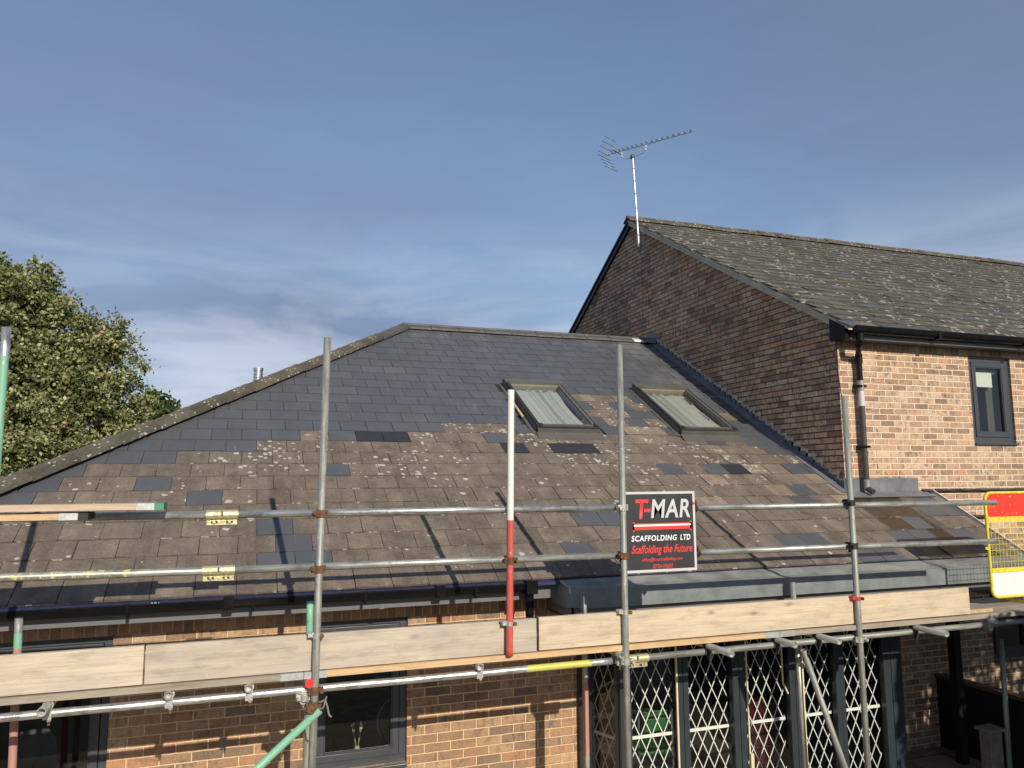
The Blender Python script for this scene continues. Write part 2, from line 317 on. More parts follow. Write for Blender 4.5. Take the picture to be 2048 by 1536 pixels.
M['chrome'] = simple('brushed steel flue', (.55, .55, .54), .3, .9, .2, 9)
M['alu'] = simple('aerial aluminium', (.62, .62, .60), .38, .5, .25, 12)
M['plastic_dark'] = simple('dark plastic', (.03, .03, .035), .5)
M['cement'] = simple('cement verge', (.52, .465, .37), .9, 0, .5, 10, .2, .004, 30)
M['rubber'] = simple('black cable', (.016, .016, .017), .55)
M['green_plastic'] = simple('green plastic', (.008, .085, .018), .4)
M['red_plastic'] = simple('red plastic', (.045, .005, .006), .4)
M['chair_white'] = simple('pale grey moulded plastic', (.22, .23, .23), .4, 0, .1)
M['chair_dark'] = simple('grey mesh fabric', (.05, .055, .055), .8)
M['stem'] = simple('dried stem', (.35, .32, .2), .8); M['petal'] = simple('pale petal', (.6, .6, .55), .8)
M['yellow_paint'] = simple('scuffed yellow paint', (.72, .59, .05), .5, 0, .5, 34)
M['sign_back'] = simple('sign charcoal print', (.032, .032, .034), .4, 0, .08, 3)
M['sign_grey'] = simple('sign pale grey print', (.52, .52, .53), .5, 0, .05)
M['sign_white'] = simple('sign white print', (.82, .82, .82), .5, 0, .03)
M['sign_red'] = simple('sign red print', (.74, .045, .035), .45, 0, .05)
M['blind'] = simple('pale roller blind', (.5, .52, .47), .8, 0, .05)
def glass():
    m, t, p, o = mat('window glass'); t.nodes.remove(p)
    gl = N(t, 'ShaderNodeBsdfGlossy'); gl.inputs['Roughness'].default_value = .015; gl.inputs['Color'].default_value = (.9, .95, .95, 1)
    tr = N(t, 'ShaderNodeBsdfTransparent'); tr.inputs['Color'].default_value = (.93, .96, .95, 1)
    fr = N(t, 'ShaderNodeFresnel'); fr.inputs['IOR'].default_value = 1.5; ms = N(t, 'ShaderNodeMixShader')
    f2 = math_(t, 'MULTIPLY', fr.outputs[0], 1.25, True)
    t.links.new(f2, ms.inputs[0]); t.links.new(tr.outputs[0], ms.inputs[1]); t.links.new(gl.outputs[0], ms.inputs[2]); t.links.new(ms.outputs[0], o.inputs[0]); return m
M['glass'] = glass()
def galv(name, c=(.42, .43, .40), rust=.25, rough=.42, metal=.55, paint=None, pf=.6):
    m, t, p, o = mat(name); uv = uvv(t); pos = obv(t)
    n = noise(t, mapping(t, uv, (3, 30, 1)), 1.5, 5, .6); col = mix(t, .8, (*c, 1), ramp(t, n, [(.3, (.55, .55, .54)), (.7, (1.3, 1.3, 1.28))]), 'MULTIPLY')
    bl = ramp(t, noise(t, pos, 9, 6, .75), [(.50, g(0)), (.64, g(.65))]); col = mix(t, bl, col, (.22, .21, .185, 1)); sp_ = ramp(t, noise(t, pos, 48, 3, .6), [(.66, g(0)), (.70, g(.7))]); col = mix(t, sp_, col, (.62, .60, .54, 1))
    ms = metal
    if paint:
        f = ramp(t, noise(t, mapping(t, pos, (1, 1, .6)), 26, 5, .7), [(1-pf-.06, g(0)), (1-pf+.02, g(1))]); col = mix(t, f, col, (*paint, 1))
        inv = math_(t, 'MULTIPLY', math_(t, 'SUBTRACT', 1.0, f), metal); t.links.new(inv, p.inputs['Metallic'])
    else: p.inputs['Metallic'].default_value = ms
    ru = ramp(t, noise(t, pos, 16, 4, .7), [(.66, g(0)), (.76, g(rust))]); col = mix(t, ru, col, (.22, .10, .04, 1))
    t.links.new(col, p.inputs['Base Color']); t.links.new(ramp(t, n, [(.3, g(rough-.1)), (.7, g(rough+.18))]), p.inputs['Roughness'])
    bump(t, p, noise(t, pos, 90, 3), .001, .5); return m
M['galv'] = galv('galvanised tube'); M['galv_dull'] = galv('dull galvanised tube', (.30, .31, .285), .3, .55, .4)
M['galv_bright'] = galv('bright galvanised tube', (.62, .63, .62), .1, .32, .75)
M['tube_green'] = galv('green painted tube', paint=(.20, .43, .29), pf=.60); M['tube_red'] = galv('red painted tube', paint=(.50, .085, .07), pf=.60)
M['tube_white'] = galv('white painted tube', paint=(.66, .67, .62), pf=.66); M['tube_yellow'] = galv('yellow painted tube', paint=(.52, .51, .10), pf=.58)
M['tube_pink'] = galv('faded red tube', paint=(.42, .22, .18), pf=.6); M['tube_cream'] = galv('cream flecked tube', paint=(.60, .52, .24), pf=.42)
M['rust'] = simple('rusty steel', (.17, .088, .048), .8, .25, .95, 45, .3, .003, 90)
M['zinc'] = simple('zinc plated steel', (.55, .54, .49), .4, .6, .5, 50, .5, .002, 90)
M['gold'] = simple('passivated gold steel', (.60, .54, .30), .38, .55, .4, 50, .5, .003, 60)
M['red_steel'] = simple('red painted coupler', (.5, .05, .045), .5, .1, .4, 50)
M['red_cap'] = simple('red plastic cap', (.75, .03, .03), .45, 0, .1)
M['black_steel'] = simple('blackened steel', (.03, .026, .024), .6, .3, .5, 50)
def wood(name, c1, c2, grey=.3, knots=True, green=False):
    m, t, p, o = mat(name); uv = uvv(t); oi = N(t, 'ShaderNodeObjectInfo').outputs['Random']
    cmb = N(t, 'ShaderNodeCombineXYZ'); t.links.new(math_(t, 'MULTIPLY', oi, 37.0), cmb.inputs[0]); t.links.new(math_(t, 'MULTIPLY', oi, 11.0), cmb.inputs[1])
    ad = N(t, 'ShaderNodeVectorMath', operation='ADD'); t.links.new(uv, ad.inputs[0]); t.links.new(cmb.outputs[0], ad.inputs[1]); v = ad.outputs[0]
    ds = noise(t, mapping(t, v, (1.2, 5, 1)), 1.6, 3, .5)
    wv = N(t, 'ShaderNodeTexNoise'); wv.inputs['Scale'].default_value = 1; wv.inputs['Detail'].default_value = 6; wv.inputs['Roughness'].default_value = .62; wv.inputs['Distortion'].default_value = .9
    t.links.new(mapping(t, v, (1.5, 48, 1)), wv.inputs[0])
    col = ramp(t, wv.outputs[0], [(.25, c1), (.5, c2), (.8, tuple(min(1, x*1.12) for x in c2))])
    col = mix(t, math_(t, 'MULTIPLY', ramp(t, ds, [(.4, g(0)), (.65, g(1))]), grey), col, (.34, .31, .27, 1))
    gl_ = ramp(t, noise(t, mapping(t, v, (2.2, 120, 1)), 1, 4, .6, .4), [(.50, g(0)), (.62, g(.22))]); col = mix(t, gl_, col, tuple(x*.62 for x in c1[:3])+(1,))
    sp2 = ramp(t, noise(t, v, 34, 3, .6), [(.68, g(0)), (.72, g(.6))]); col = mix(t, sp2, col, (.60, .57, .50, 1))
    st = ramp(t, noise(t, mapping(t, v, (2.5, 9, 1)), 1.6, 6, .7), [(.50, g(0)), (.66, g(.40))]); col = mix(t, st, col, tuple(x*.55 for x in c1[:3])+(1,))
    h = wv.outputs[0]
    if knots:
        vo = N(t, 'ShaderNodeTexVoronoi'); vo.inputs['Scale'].default_value = 1; t.links.new(mapping(t, v, (3.0, 7.5, 1)), vo.inputs[0])
        sel = N(t, 'ShaderNodeSeparateColor'); t.links.new(vo.outputs['Color'], sel.inputs[0])
        kd = math_(t, 'ADD', vo.outputs['Distance'], math_(t, 'MULTIPLY', math_(t, 'SUBTRACT', wv.outputs[0], .5), .1))
        kn = math_(t, 'MULTIPLY', ramp(t, kd, [(.05, g(.75)), (.11, g(.3)), (.20, g(0))]), math_(t, 'GREATER_THAN', sel.outputs[0], .55))
        col = mix(t, kn, col, (.20, .135, .08, 1))
    if green:
        gn = math_(t, 'MULTIPLY', ramp(t, noise(t, v, 3, 4), [(.55, g(0)), (.68, g(1))]), .35); col = mix(t, gn, col, (.22, .36, .22, 1))
    t.links.new(col, p.inputs['Base Color']); p.inputs['Roughness'].default_value = .78; p.inputs['Specular IOR Level'].default_value = .3
    bump(t, p, h, .003, .6); return m
M['wood_pale'] = wood('pale scaffold board', (.40, .335, .24), (.56, .485, .37), .45)
M['wood_grey'] = wood('greyed scaffold board', (.35, .295, .225), (.49, .425, .335), .6)
M['wood_new'] = wood('fresh scaffold board', (.44, .345, .23), (.58, .475, .335), .3)
M['wood_tan'] = wood('tan board edge', (.42, .27, .14), (.58, .40, .22), .1, False)
M['wood_weather'] = wood('weathered board', (.20, .165, .125), (.32, .27, .205), .5)
M['band'] = simple('galvanised end band', (.5, .52, .5), .45, .6, .4, 30); M['band_green'] = simple('green paint mark', (.06, .25, .12), .6)
def paving():
    m, t, p, o = mat('stone paving'); pos = obv(t)
    b = N(t, 'ShaderNodeTexBrick'); t.links.new(pos, b.inputs[0]); b.inputs['Scale'].default_value = 1; b.inputs['Brick Width'].default_value = .6; b.inputs['Row Height'].default_value = .6
    b.inputs['Mortar Size'].default_value = .008; b.offset = .5; b.inputs['Color1'].default_value = (.26, .22, .14, 1); b.inputs['Color2'].default_value = (.34, .29, .20, 1); b.inputs['Mortar'].default_value = (.04, .035, .03, 1)
    col = mix(t, .6, b.outputs[0], ramp(t, noise(t, pos, 4, 6, .65), [(.3, (.6, .6, .6)), (.7, (1.2, 1.2, 1.2))]), 'MULTIPLY'); t.links.new(col, p.inputs['Base Color']); p.inputs['Roughness'].default_value = .9; return m
M['paving'] = paving()
def leaf(name, stops):
    m, t, p, o = mat(name); a = N(t, 'ShaderNodeAttribute', attribute_name='rnd').outputs['Fac']
    col = ramp(t, a, stops); t.links.new(col, p.inputs['Base Color']); p.inputs['Roughness'].default_value = .5; p.inputs['Specular IOR Level'].default_value = .35
    tl = N(t, 'ShaderNodeBsdfTranslucent'); t.links.new(col, tl.inputs[0]); ms = N(t, 'ShaderNodeMixShader'); ms.inputs[0].default_value = .22
    t.links.new(p.outputs[0], ms.inputs[1]); t.links.new(tl.outputs[0], ms.inputs[2]); t.links.new(ms.outputs[0], o.inputs[0]); return m
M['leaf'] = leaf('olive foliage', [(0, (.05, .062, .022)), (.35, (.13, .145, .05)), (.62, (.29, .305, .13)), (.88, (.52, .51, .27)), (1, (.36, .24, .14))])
M['leaf2'] = leaf('mid green foliage', [(0, (.03, .05, .015)), (.6, (.07, .10, .03)), (1, (.13, .16, .06))])
M['bark'] = simple('bark', (.07, .055, .04), .9, 0, .5, 12, .2, .02, 20)

# ------------------------------------------------------------------ ground
b = MB(); b.face([(-300, -300, 0), (300, -300, 0), (300, 300, 0), (-300, 300, 0)]); tag(b.build('ground', [M['asphalt']], weld=False), kind='structure')
b = MB(); b.face([(-6, 2.5, .004), (12, 2.5, .004), (12, 7.41, .004), (-6, 7.41, .004)]); tag(b.build('paving', [M['paving']], weld=False), kind='structure')

# ------------------------------------------------------------------ key dimensions
Y0, Z0, T = 6.25, CH-.825, R(30); ct, sn, tt = math.cos(T), math.sin(T), math.tan(T)
def RP(x, s, h=0): return Vector((x, Y0+s*ct-h*sn, Z0+s*sn+h*ct))
def unroof(x, y):
    r = ray(x, y); k = ((Z0-CH)-tt*Y0)/(r.z-tt*r.y); q = r*k; return q.x, (q.y-Y0)/ct
XL, XR, YR = -3.23, 6.80, 11.86         # left eave, gable plane, ridge line
SR = (YR-Y0)/ct; ZR = Z0+SR*sn
XV = 8.12                                # right verge of the porch end
WY = 6.60                                # face of the low front wall
HY = 7.40                                # face of the tall house
BY = 6.10                                # face of the doors

# ------------------------------------------------------------------ single-storey building
low = thing('single_storey_building', (2, 8, 0), 'low brick building with patched slate roof, two roof windows and lattice doors', 'building')
def wall_x(b, y, x0, x1, z0, z1, holes, m, thick=.1, flip=False):
    xs = sorted({x0, x1, *[h[0] for h in holes], *[h[1] for h in holes]}); zs = sorted({z0, z1, *[h[2] for h in holes], *[h[3] for h in holes]})
    for i in range(len(xs)-1):
        for j in range(len(zs)-1):
            cx, cz = (xs[i]+xs[i+1])/2, (zs[j]+zs[j+1])/2
            if any(h[0] < cx < h[1] and h[2] < cz < h[3] for h in holes): continue
            b.face([(xs[i], y, zs[j]), (xs[i+1], y, zs[j]), (xs[i+1], y, zs[j+1]), (xs[i], y, zs[j+1])], m)
    for h in holes:   # reveals
        b.face([(h[0], y, h[2]), (h[0], y, h[3]), (h[0], y+thick, h[3]), (h[0], y+thick, h[2])], m)
        b.face([(h[1], y, h[3]), (h[1], y, h[2]), (h[1], y+thick, h[2]), (h[1], y+thick, h[3])], m)
        b.face([(h[0], y, h[3]), (h[1], y, h[3]), (h[1], y+thick, h[3]), (h[0], y+thick, h[3])], m)
        b.face([(h[0], y, h[2]), (h[0], y+thick, h[2]), (h[1], y+thick, h[2]), (h[1], y, h[2])], m)
ZS = CH-1.135; ZT = CH-1.0
WL = (-2.05, -.855, CH-2.30, CH-1.125); WM = (.585, 1.375, CH-2.30, CH-1.125)
b = MB()
wall_x(b, WY, -2.9, 2.92, 0, ZS, [(WL[0], WL[1], WL[2], ZS), (WM[0], WM[1], WM[2], ZS)], 0)
wall_x(b, WY, -2.9, 2.92, ZS, CH-.92, [], 1)
b.face([(2.92, WY, 0), (2.92, WY+.6, 0), (2.92, WY+.6, CH-.92), (2.92, WY, CH-.92)], 0)
b.face([(-2.9, 17.1, 0), (-2.9, WY, 0), (-2.9, WY, CH-.92), (-2.9, 17.1, CH-.92)], 0)
b.face([(XR, 17.1, 0), (-2.9, 17.1, 0), (-2.9, 17.1, CH-.92), (XR, 17.1, CH-.92)], 0)
b.build('wall', [M['brick'], M['brick_soldier']], low, weld=False)
# dim rooms behind the glass
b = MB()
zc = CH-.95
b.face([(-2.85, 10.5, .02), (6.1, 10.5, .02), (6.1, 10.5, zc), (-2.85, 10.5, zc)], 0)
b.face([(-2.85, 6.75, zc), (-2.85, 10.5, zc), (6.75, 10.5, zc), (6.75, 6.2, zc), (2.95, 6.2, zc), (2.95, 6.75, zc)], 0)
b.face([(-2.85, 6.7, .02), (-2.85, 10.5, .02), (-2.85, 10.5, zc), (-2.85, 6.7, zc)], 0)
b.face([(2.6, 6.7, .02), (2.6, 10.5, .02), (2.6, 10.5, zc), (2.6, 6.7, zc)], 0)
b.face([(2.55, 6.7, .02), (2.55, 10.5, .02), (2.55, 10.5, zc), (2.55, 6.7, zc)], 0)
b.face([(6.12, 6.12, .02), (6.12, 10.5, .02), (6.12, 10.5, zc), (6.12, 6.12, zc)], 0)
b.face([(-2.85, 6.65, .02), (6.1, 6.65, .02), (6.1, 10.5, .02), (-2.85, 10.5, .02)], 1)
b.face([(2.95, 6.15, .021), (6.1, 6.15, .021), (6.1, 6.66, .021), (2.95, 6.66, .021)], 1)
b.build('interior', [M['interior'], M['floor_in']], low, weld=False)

# --- roof slates
G, TW = .25, .2945
b = MB(); und = MB()
XPOLY = lambda s: (XL+s*ct, (XV-.03 if Y0+s*ct < HY-.02 else XR))
new_px = [(300,970),(405,997),(665,940),(525,1056),(560,1056),(590,1089),(570,1112),(620,1112),(1029,893),(1118,895),(1165,895),(985,875),(1055,857),(1213,862),(1340,864),
 (1530,901),(1329,939),(1414,939),(1461,940),(1169,1035),(1220,1035),(1155,1092),(1581,940),(1623,939),(1596,981),(1598,1000),(1568,1079),(1618,1079),(1748,1107),(1790,1107),
 (1853,1022),(1891,1022),(1843,1050),(1941,1070),(1836,994),(1800,1072),(1836,1072),(1495,880),(1550,880),(1590,905),(1416,881)]
dark_px = [(755,873),(795,873),(1029,893),(1118,895),(1165,895),(1461,940)]
old_px = [(1186,799),(1220,800),(1240,802),(1217,814),(1266,816),(1215,830),(1225,832),(1212,846),(1249,847),(1293,847),(1259,863),(1293,863),(1005,857),(478,0),(1478,836),(610,873),(635,873)]
def cell(x, y):
    X, s = unroof(x, y); r = int(s//G); off = 0 if r % 2 == 0 else .5; return r, math.floor(X/TW-off)
NEW = {cell(*p) for p in new_px}; DARK = {cell(*p) for p in dark_px}; OLD = {cell(*p) for p in old_px if p[1] > 0}
bound = {5: 68, 6: 118, 7: 165, 8: 350, 9: 508, 10: 813}
def bx(r):
    if r < 5: return -9
    y = {5: 998, 6: 970, 7: 942, 8: 917, 9: 894, 10: 873}[r]; return unroof(bound[r], y)[0]
BX = {r: bx(r) for r in range(0, 11)}
SKY = [(3.34, 4.17), (5.32, 6.19)]; SS = (2.74, 4.22)
rows = int(math.ceil(SR/G))
for r in range(rows):
    s0, s1 = r*G - (.02 if r == 0 else 0), min((r+1)*G, SR)
    off = 0 if r % 2 == 0 else .5
    la, _ = XPOLY(s0); lb, _ = XPOLY(s1); ra = XPOLY((s0+s1)/2)[1]
    for k in range(-12, 32):
        x0, x1 = (k+off)*TW+.0026, (k+1+off)*TW-.0026
        if x1 < la or x0 > ra: continue
        cx = (x0+x1)/2; sm = (s0+s1)/2
        if any(a+.02 < cx < c_-.02 and SS[0] < sm < SS[1] for a, c_ in SKY): continue
        key = (r, k); rn = random.random()
        is_old = (r <= 9 and cx > BX[r]) or (r == 10 and cx > BX[10])
        if r == 11 and cx > 2.3 and cx < 3.2: is_old = True
        if key in NEW: is_old = False
        if key in OLD: is_old = True
        mi = 1 if is_old else 0
        if key in DARK: mi = 2
        if is_old: rn = min(1, rn*.75 + (.25 if cx > 4.2 and r > 3 else 0))
        h0 = .0130+random.uniform(-.0020, .0035)+(.004 if random.random() < .04 else 0); h1 = .003+random.uniform(0, .0015)
        tl = random.uniform(-.0018, .0018)*(2 if is_old else 1); ds = random.uniform(-.004, .004)
        xa0, xa1 = max(x0, la), min(x1, ra); xb0, xb1 = max(x0, lb), min(x1, ra)
        if xa1-xa0 < .01: continue
        if xb1-xb0 < .005: xb0 = xb1-.005
        P = [(xa0, s0+ds, h0+tl), (xa1, s0+ds, h0-tl), (xb1, s1, h1-tl), (xb0, s1, h1+tl)]
        if is_old and xa1-xa0 > .2:
            nj = 7; E_ = [(xa0+(xa1-xa0)*q/nj, s0+ds+random.uniform(-.0022, .0022)+(.010 if (q in (0, nj) and random.random() < .22) else 0)) for q in range(nj+1)]
            P2 = [(e[0], e[1], h0+tl*(1-2*q/nj)) for q, e in enumerate(E_)]+[P[2], P[3]]
            b.face([RP(*q) for q in P2], mi, uv=[(q[0], q[1]) for q in P2], rnd=rn)
            for q in range(nj): b.face([RP(E_[q][0], E_[q][1], -.001), RP(E_[q+1][0], E_[q+1][1], -.001), RP(*P2[q+1]), RP(*P2[q])], mi, rnd=rn*.5)
        else: b.face([RP(*q) for q in P], mi, uv=[(q[0], q[1]) for q in P], rnd=rn)
        b.face([RP(xa0, s0+ds, -.001), RP(xa1, s0+ds, -.001), RP(*P[1]), RP(*P[0])], mi, rnd=rn*.5)
        b.face([RP(*P[1]), RP(xa1, s0+ds, -.001), RP(xb1, s1, -.001), RP(*P[2])], mi, rnd=rn*.5)
        b.face([RP(*P[0]), RP(*P[3]), RP(xb0, s1, -.001), RP(xa0, s0+ds, -.001)], mi, rnd=rn*.5)
b.build('roof_slates', [M['slate_new'], M['slate_old'], M['slate_dark']], low, weld=False)
b = MB()
sv = (HY-Y0)/ct
def rp_poly(bb, pts, h, m): bb.face([RP(x, s, h) for x, s in pts], m)
# roof deck under the slates, in strips round the roof windows
def strip(x0, x1, s0, s1): rp_poly(b, [(x0, s0), (x1, s0), (x1, s1), (x0, s1)], -.002, 0)
b.face([RP(XL, 0, -.002), RP(SKY[0][0]-.0, 0, -.002), RP(SKY[0][0]-.0, SR, -.002), RP(XL+SR*ct, SR, -.002)], 0)
for (x0, x1, full) in ((SKY[0][0], SKY[0][1], False), (SKY[0][1], SKY[1][0], True), (SKY[1][0], SKY[1][1], False), (SKY[1][1], XR, True)):
    if full: strip(x0, x1, 0, SR)
    else: strip(x0, x1, 0, SS[0]); strip(x0, x1, SS[1], SR)
strip(XR, XV, 0, sv)
b.face([(XL, Y0, Z0-.002), (XL+SR*ct, YR, ZR-.002), (XL, 2*YR-Y0, Z0-.002)], 1)
b.face([(XL, 2*YR-Y0, Z0-.002), (XL+SR*ct, YR, ZR-.002), (XR, YR, ZR-.002), (XR, 2*YR-Y0, Z0-.002)], 1)
# soffit of the porch end
b.face([(6.2, 6.0, CH-1.0), (6.2, HY, CH-1.0), (XV, HY, CH-1.0), (XV, 6.0, CH-1.0)], 2)
b.build('roof_deck', [M['under'], M['slate_new'], M['fascia_grey']], low, weld=False)
# --- ridge tiles
b = MB()
def angle_tile(bb, p0, p1, w, rise, th, m, rnd=.5, side0=None, side1=None):
    # inverted V: p0,p1 on the apex line; w half width, side directions given
    A0, A1 = p0, p1
    for sd in (side0, side1):
        o_ = sd*w
        q = [A0, A1, A1+o_, A0+o_]
        up = Vector((0, 0, th))
        bb.face([x+up for x in q], m, uv=[(0, 0), ((A1-A0).length, 0), ((A1-A0).length, w), (0, w)], rnd=rnd); bb.face([q[3]+up, q[2]+up, q[2]-Vector((0, 0, .004)), q[3]-Vector((0, 0, .004))], m, rnd=rnd)
        bb.face([q[0]+up, q[3]+up, q[3], q[0]], m, rnd=rnd); bb.face([q[1]+up, q[1], q[2], q[2]+up], m, rnd=rnd)
x = XL+SR*ct-.05; i = 0
while x < XR-.02:
    x1 = min(x+.45, XR-.01); e = random.uniform(-.003, .004)
    p0 = Vector((x+.004, YR, ZR+.03+e)); p1 = Vector((x1-.004, YR, ZR+.03+e))
    angle_tile(b, p0, p1, .15, 0, .022, 1 if i == 9 else 0, rnd=random.random(), side0=Vector((0, -.9, -.44)), side1=Vector((0, .9, -.44)))
    b.tube((x+.004, YR, ZR+.045), (x1-.004, YR, ZR+.045), .03, 0, 10); x = x1; i += 1
b.build('ridge_tiles', [M['ridge'], M['tube_white']], low, weld=False)
# --- hip tiles
b = MB(); H0 = Vector((XL-.05, Y0-.05, Z0)); H1 = Vector((XL+SR*ct, YR, ZR)); d = (H1-H0); L = d.length; d.normalize(); s = 0; i = 0
lat = Vector((1, -1, 0)).normalized()
while s < L-.3:
    s1 = min(s+.46, L-.02); e = random.uniform(0, .006); mm = 1 if s > L-1.05 else 0
    p0 = H0+d*(s+.004)+Vector((0, 0, .028+e)); p1 = H0+d*(s1-.003)+Vector((0, 0, .028+e+.008))
    sdd = (lat*.9+Vector((0, 0, -.30))).normalized(); sd2 = (-lat*.9+Vector((0, 0, -.30))).normalized()
    angle_tile(b, p0, p1, .145, 0, .03, mm, rnd=random.random(), side0=sdd, side1=sd2); b.tube(p0+Vector((0, 0, .012)), p1+Vector((0, 0, .012)), .034, mm, 12); s = s1; i += 1
b.build('hip_tiles', [M['hip'], M['ridge']], low, weld=False)
# --- eaves: gutter, fascia, soffit, felt
def gutter(bb, x0, x1, yb, zt, m, depth=.08, w=.115):
    prof = [(0, 0), (0, -.045), (.018, -.07), (.05, -.08), (.085, -.075), (.107, -.05), (.115, -.01), (.115, 0)]
    prof = [(p*w/.115, q*depth/.08) for p, q in prof]
    inner = [(p*.94+.003, q*.94) for p, q in prof]
    for P_, fl in ((prof, 0), (inner, 1)):
        for (a0, c0), (a1, c1) in zip(P_[:-1], P_[1:]):
            q = [(x0, yb-a0, zt+c0), (x1, yb-a0, zt+c0), (x1, yb-a1, zt+c1), (x0, yb-a1, zt+c1)]
            bb.face(q if fl else q[::-1], m, smooth=True)
    for xx in (x0, x1): bb.face([(xx, yb-a, zt+c) for a, c in (prof if xx == x0 else prof[::-1])], m)
    bb.box(x0, x1, yb-w-.004, yb-w+.004, zt-.006, zt+.004, m)
b = MB(); gutter(b, -3.2, 2.36, 6.29, CH-.858, 0, .072)
for x in (-.05, 1.55): b.box(x-.035, x+.035, 6.165, 6.292, CH-.93, CH-.836, 0)
gt = b.build('gutter', [M['upvc_black']], low, weld=False)
b = MB()
for x in (-2.0, -.72, .12, .95, 1.85): b = MB(); b.box(x-.010, x+.010, 6.170, 6.292, CH-.937, CH-.855, 0); b.tube((x, 6.20, CH-.948), (x, 6.20, CH-.932), .010, 0, 8); b.build('gutter_bracket', [M['upvc_black']], gt, weld=False)
b = MB(); b.box(2.28, 2.38, 6.15, 6.29, CH-.945, CH-.835, 0); b.tube((2.33, 6.22, CH-1.12), (2.33, 6.22, CH-.94), .036, 0, 16); b.tube((2.33, 6.22, CH-1.12), (2.45, 6.52, CH-1.28), .034, 0, 16); b.tube((2.45, 6.53, CH-1.28), (2.99, 6.53, CH-1.34), .034, 0, 16); b.tube((2.99, 6.53, CH-1.33), (2.99, 6.53, .05), .034, 0, 16)
b.build('rainwater_pipe', [M['upvc_black']], low, weld=False)
b = MB(); b.box(-3.2, 2.62, 6.30, 6.32, CH-1.005, CH-.86, 0); b.box(-3.2, 2.62, 6.32, 6.60, CH-1.004, CH-.992, 0)
b.box(1.08, 1.12, 6.296, 6.301, CH-1.012, CH-.90, 0); b.build('fascia_board', [M['fascia_grey']], low, bevel=.002)
b = MB(); XF = -3.2
b.face([RP(-3.2, .05, .0), RP(XV-.1, .05, .0), RP(XV-.1, -.035, -.004), RP(-3.2, -.035, -.004)][::-1], 0)
b.face([RP(-3.2, -.035, -.004), RP(XV-.1, -.035, -.004), (XV-.1, 6.195, CH-.885), (-3.2, 6.195, CH-.875)][::-1], 0)
felt = b.build('eaves_felt', [M['navy']], low, weld=False)
for k in range(16):
    x = -1.0+k*.098; b = MB()
    if abs(x+.55) < .05: continue
    b.face([(x, 6.199, CH-.858), (x+.05, 6.199, CH-.858), (x+.05, 6.1975, CH-.864), (x, 6.1975, CH-.864)], 0); b.build('printed_dash', [M['sign_white']], felt, weld=False)
FONT_CACHE = {}
def text_mesh(name, body, size, m, parent, loc, width=None, shear=0, bold=0.0, thick=.001, height=None, spacing=1.0):
    cu_ = bpy.data.curves.new(name, 'FONT'); cu_.body = body; cu_.size = 1; cu_.offset = bold; cu_.shear = shear; cu_.extrude = 0; cu_.space_character = spacing
    to = bpy.data.objects.new('tmp', cu_); COL.objects.link(to); dg = bpy.context.evaluated_depsgraph_get(); dg.update()
    me = bpy.data.meshes.new_from_object(to.evaluated_get(dg)); bpy.data.objects.remove(to); bpy.data.curves.remove(cu_)
    co = np.array([v.co[:] for v in me.vertices]); mn = co.min(0); mxx = co.max(0); sx = (width/(mxx[0]-mn[0])) if width else size; sz = (height/(mxx[1]-mn[1])) if height else size
    off = parent_world(parent)
    for v in me.vertices:
        x, y = (v.co.x-mn[0])*sx, (v.co.y-mn[1])*sz; v.co = (loc[0]+x-off.x, loc[1]-off.y, loc[2]+y-off.z)
    me.materials.clear(); me.materials.append(m)
    o = bpy.data.objects.new(name, me); COL.objects.link(o); o.parent = parent
    return o
text_mesh('printed_number', '001', .02, M['sign_white'], felt, (-.575, 6.194, CH-.868), width=.055, height=.016)

# --- canopy over the doors
b = MB(); zt, zb = CH-.895, CH-1.055; yf = 5.95
b.face([(2.74, yf, zt), (XV, yf, zt), (XV, 6.235, CH-.845), (2.60, 6.235, CH-.845), (2.60, 6.08, zt+.01)], 1)            # sloping top
b.face([(2.74, yf, zb), (XV, yf, zb), (XV, yf, zt), (2.74, yf, zt)], 0)
b.face([(2.60, 6.08, zb), (2.74, yf, zb), (2.74, yf, zt), (2.60, 6.08, zt+.01)], 0)
b.face([(2.60, 6.40, zb), (2.60, 6.08, zb), (2.60, 6.08, zt+.01), (2.60, 6.235, CH-.845), (2.60, 6.40, CH-.845)], 0)
b.face([(XV, yf, zb), (XV, 6.4, zb), (XV, 6.4, CH-.84), (XV, 6.235, CH-.845), (XV, yf, zt)], 0)
b.face([(2.60, 6.08, zb), (2.60, 6.4, zb), (XV, 6.4, zb), (XV, yf, zb), (2.74, yf, zb)], 0)
b.box(2.66, XV-.02, 6.03, 6.055, CH-1.15, zb, 2); b.box(2.64, 6.2, 6.055, 6.62, CH-1.15, CH-1.14, 2)
b.face([(2.64, 6.62, CH-1.15), (2.64, 6.055, CH-1.15), (2.64, 6.055, zb), (2.64, 6.62, zb)], 2)
b.build('canopy', [M['canopy'], M['canopy_top'], M['fascia_grey']], low, bevel=.004, weld=True)
b = MB(); b.face([RP(XV-.012, -.06, .028), RP(XV+.008, -.06, .028), RP(XV+.008, sv, .028), RP(XV-.012, sv, .028)], 0); b.face([RP(XV+.008, -.06, -.05), RP(XV+.008, sv, -.05), RP(XV+.008, sv, .028), RP(XV+.008, -.06, .028)], 0)
b.face([RP(XV-.03, -.06, -.0), RP(XV-.03, -.06, .028), RP(XV-.03, sv, .028), RP(XV-.03, sv, -.0)], 0)
b.build('verge_trim', [M['sign_grey']], low, weld=False)
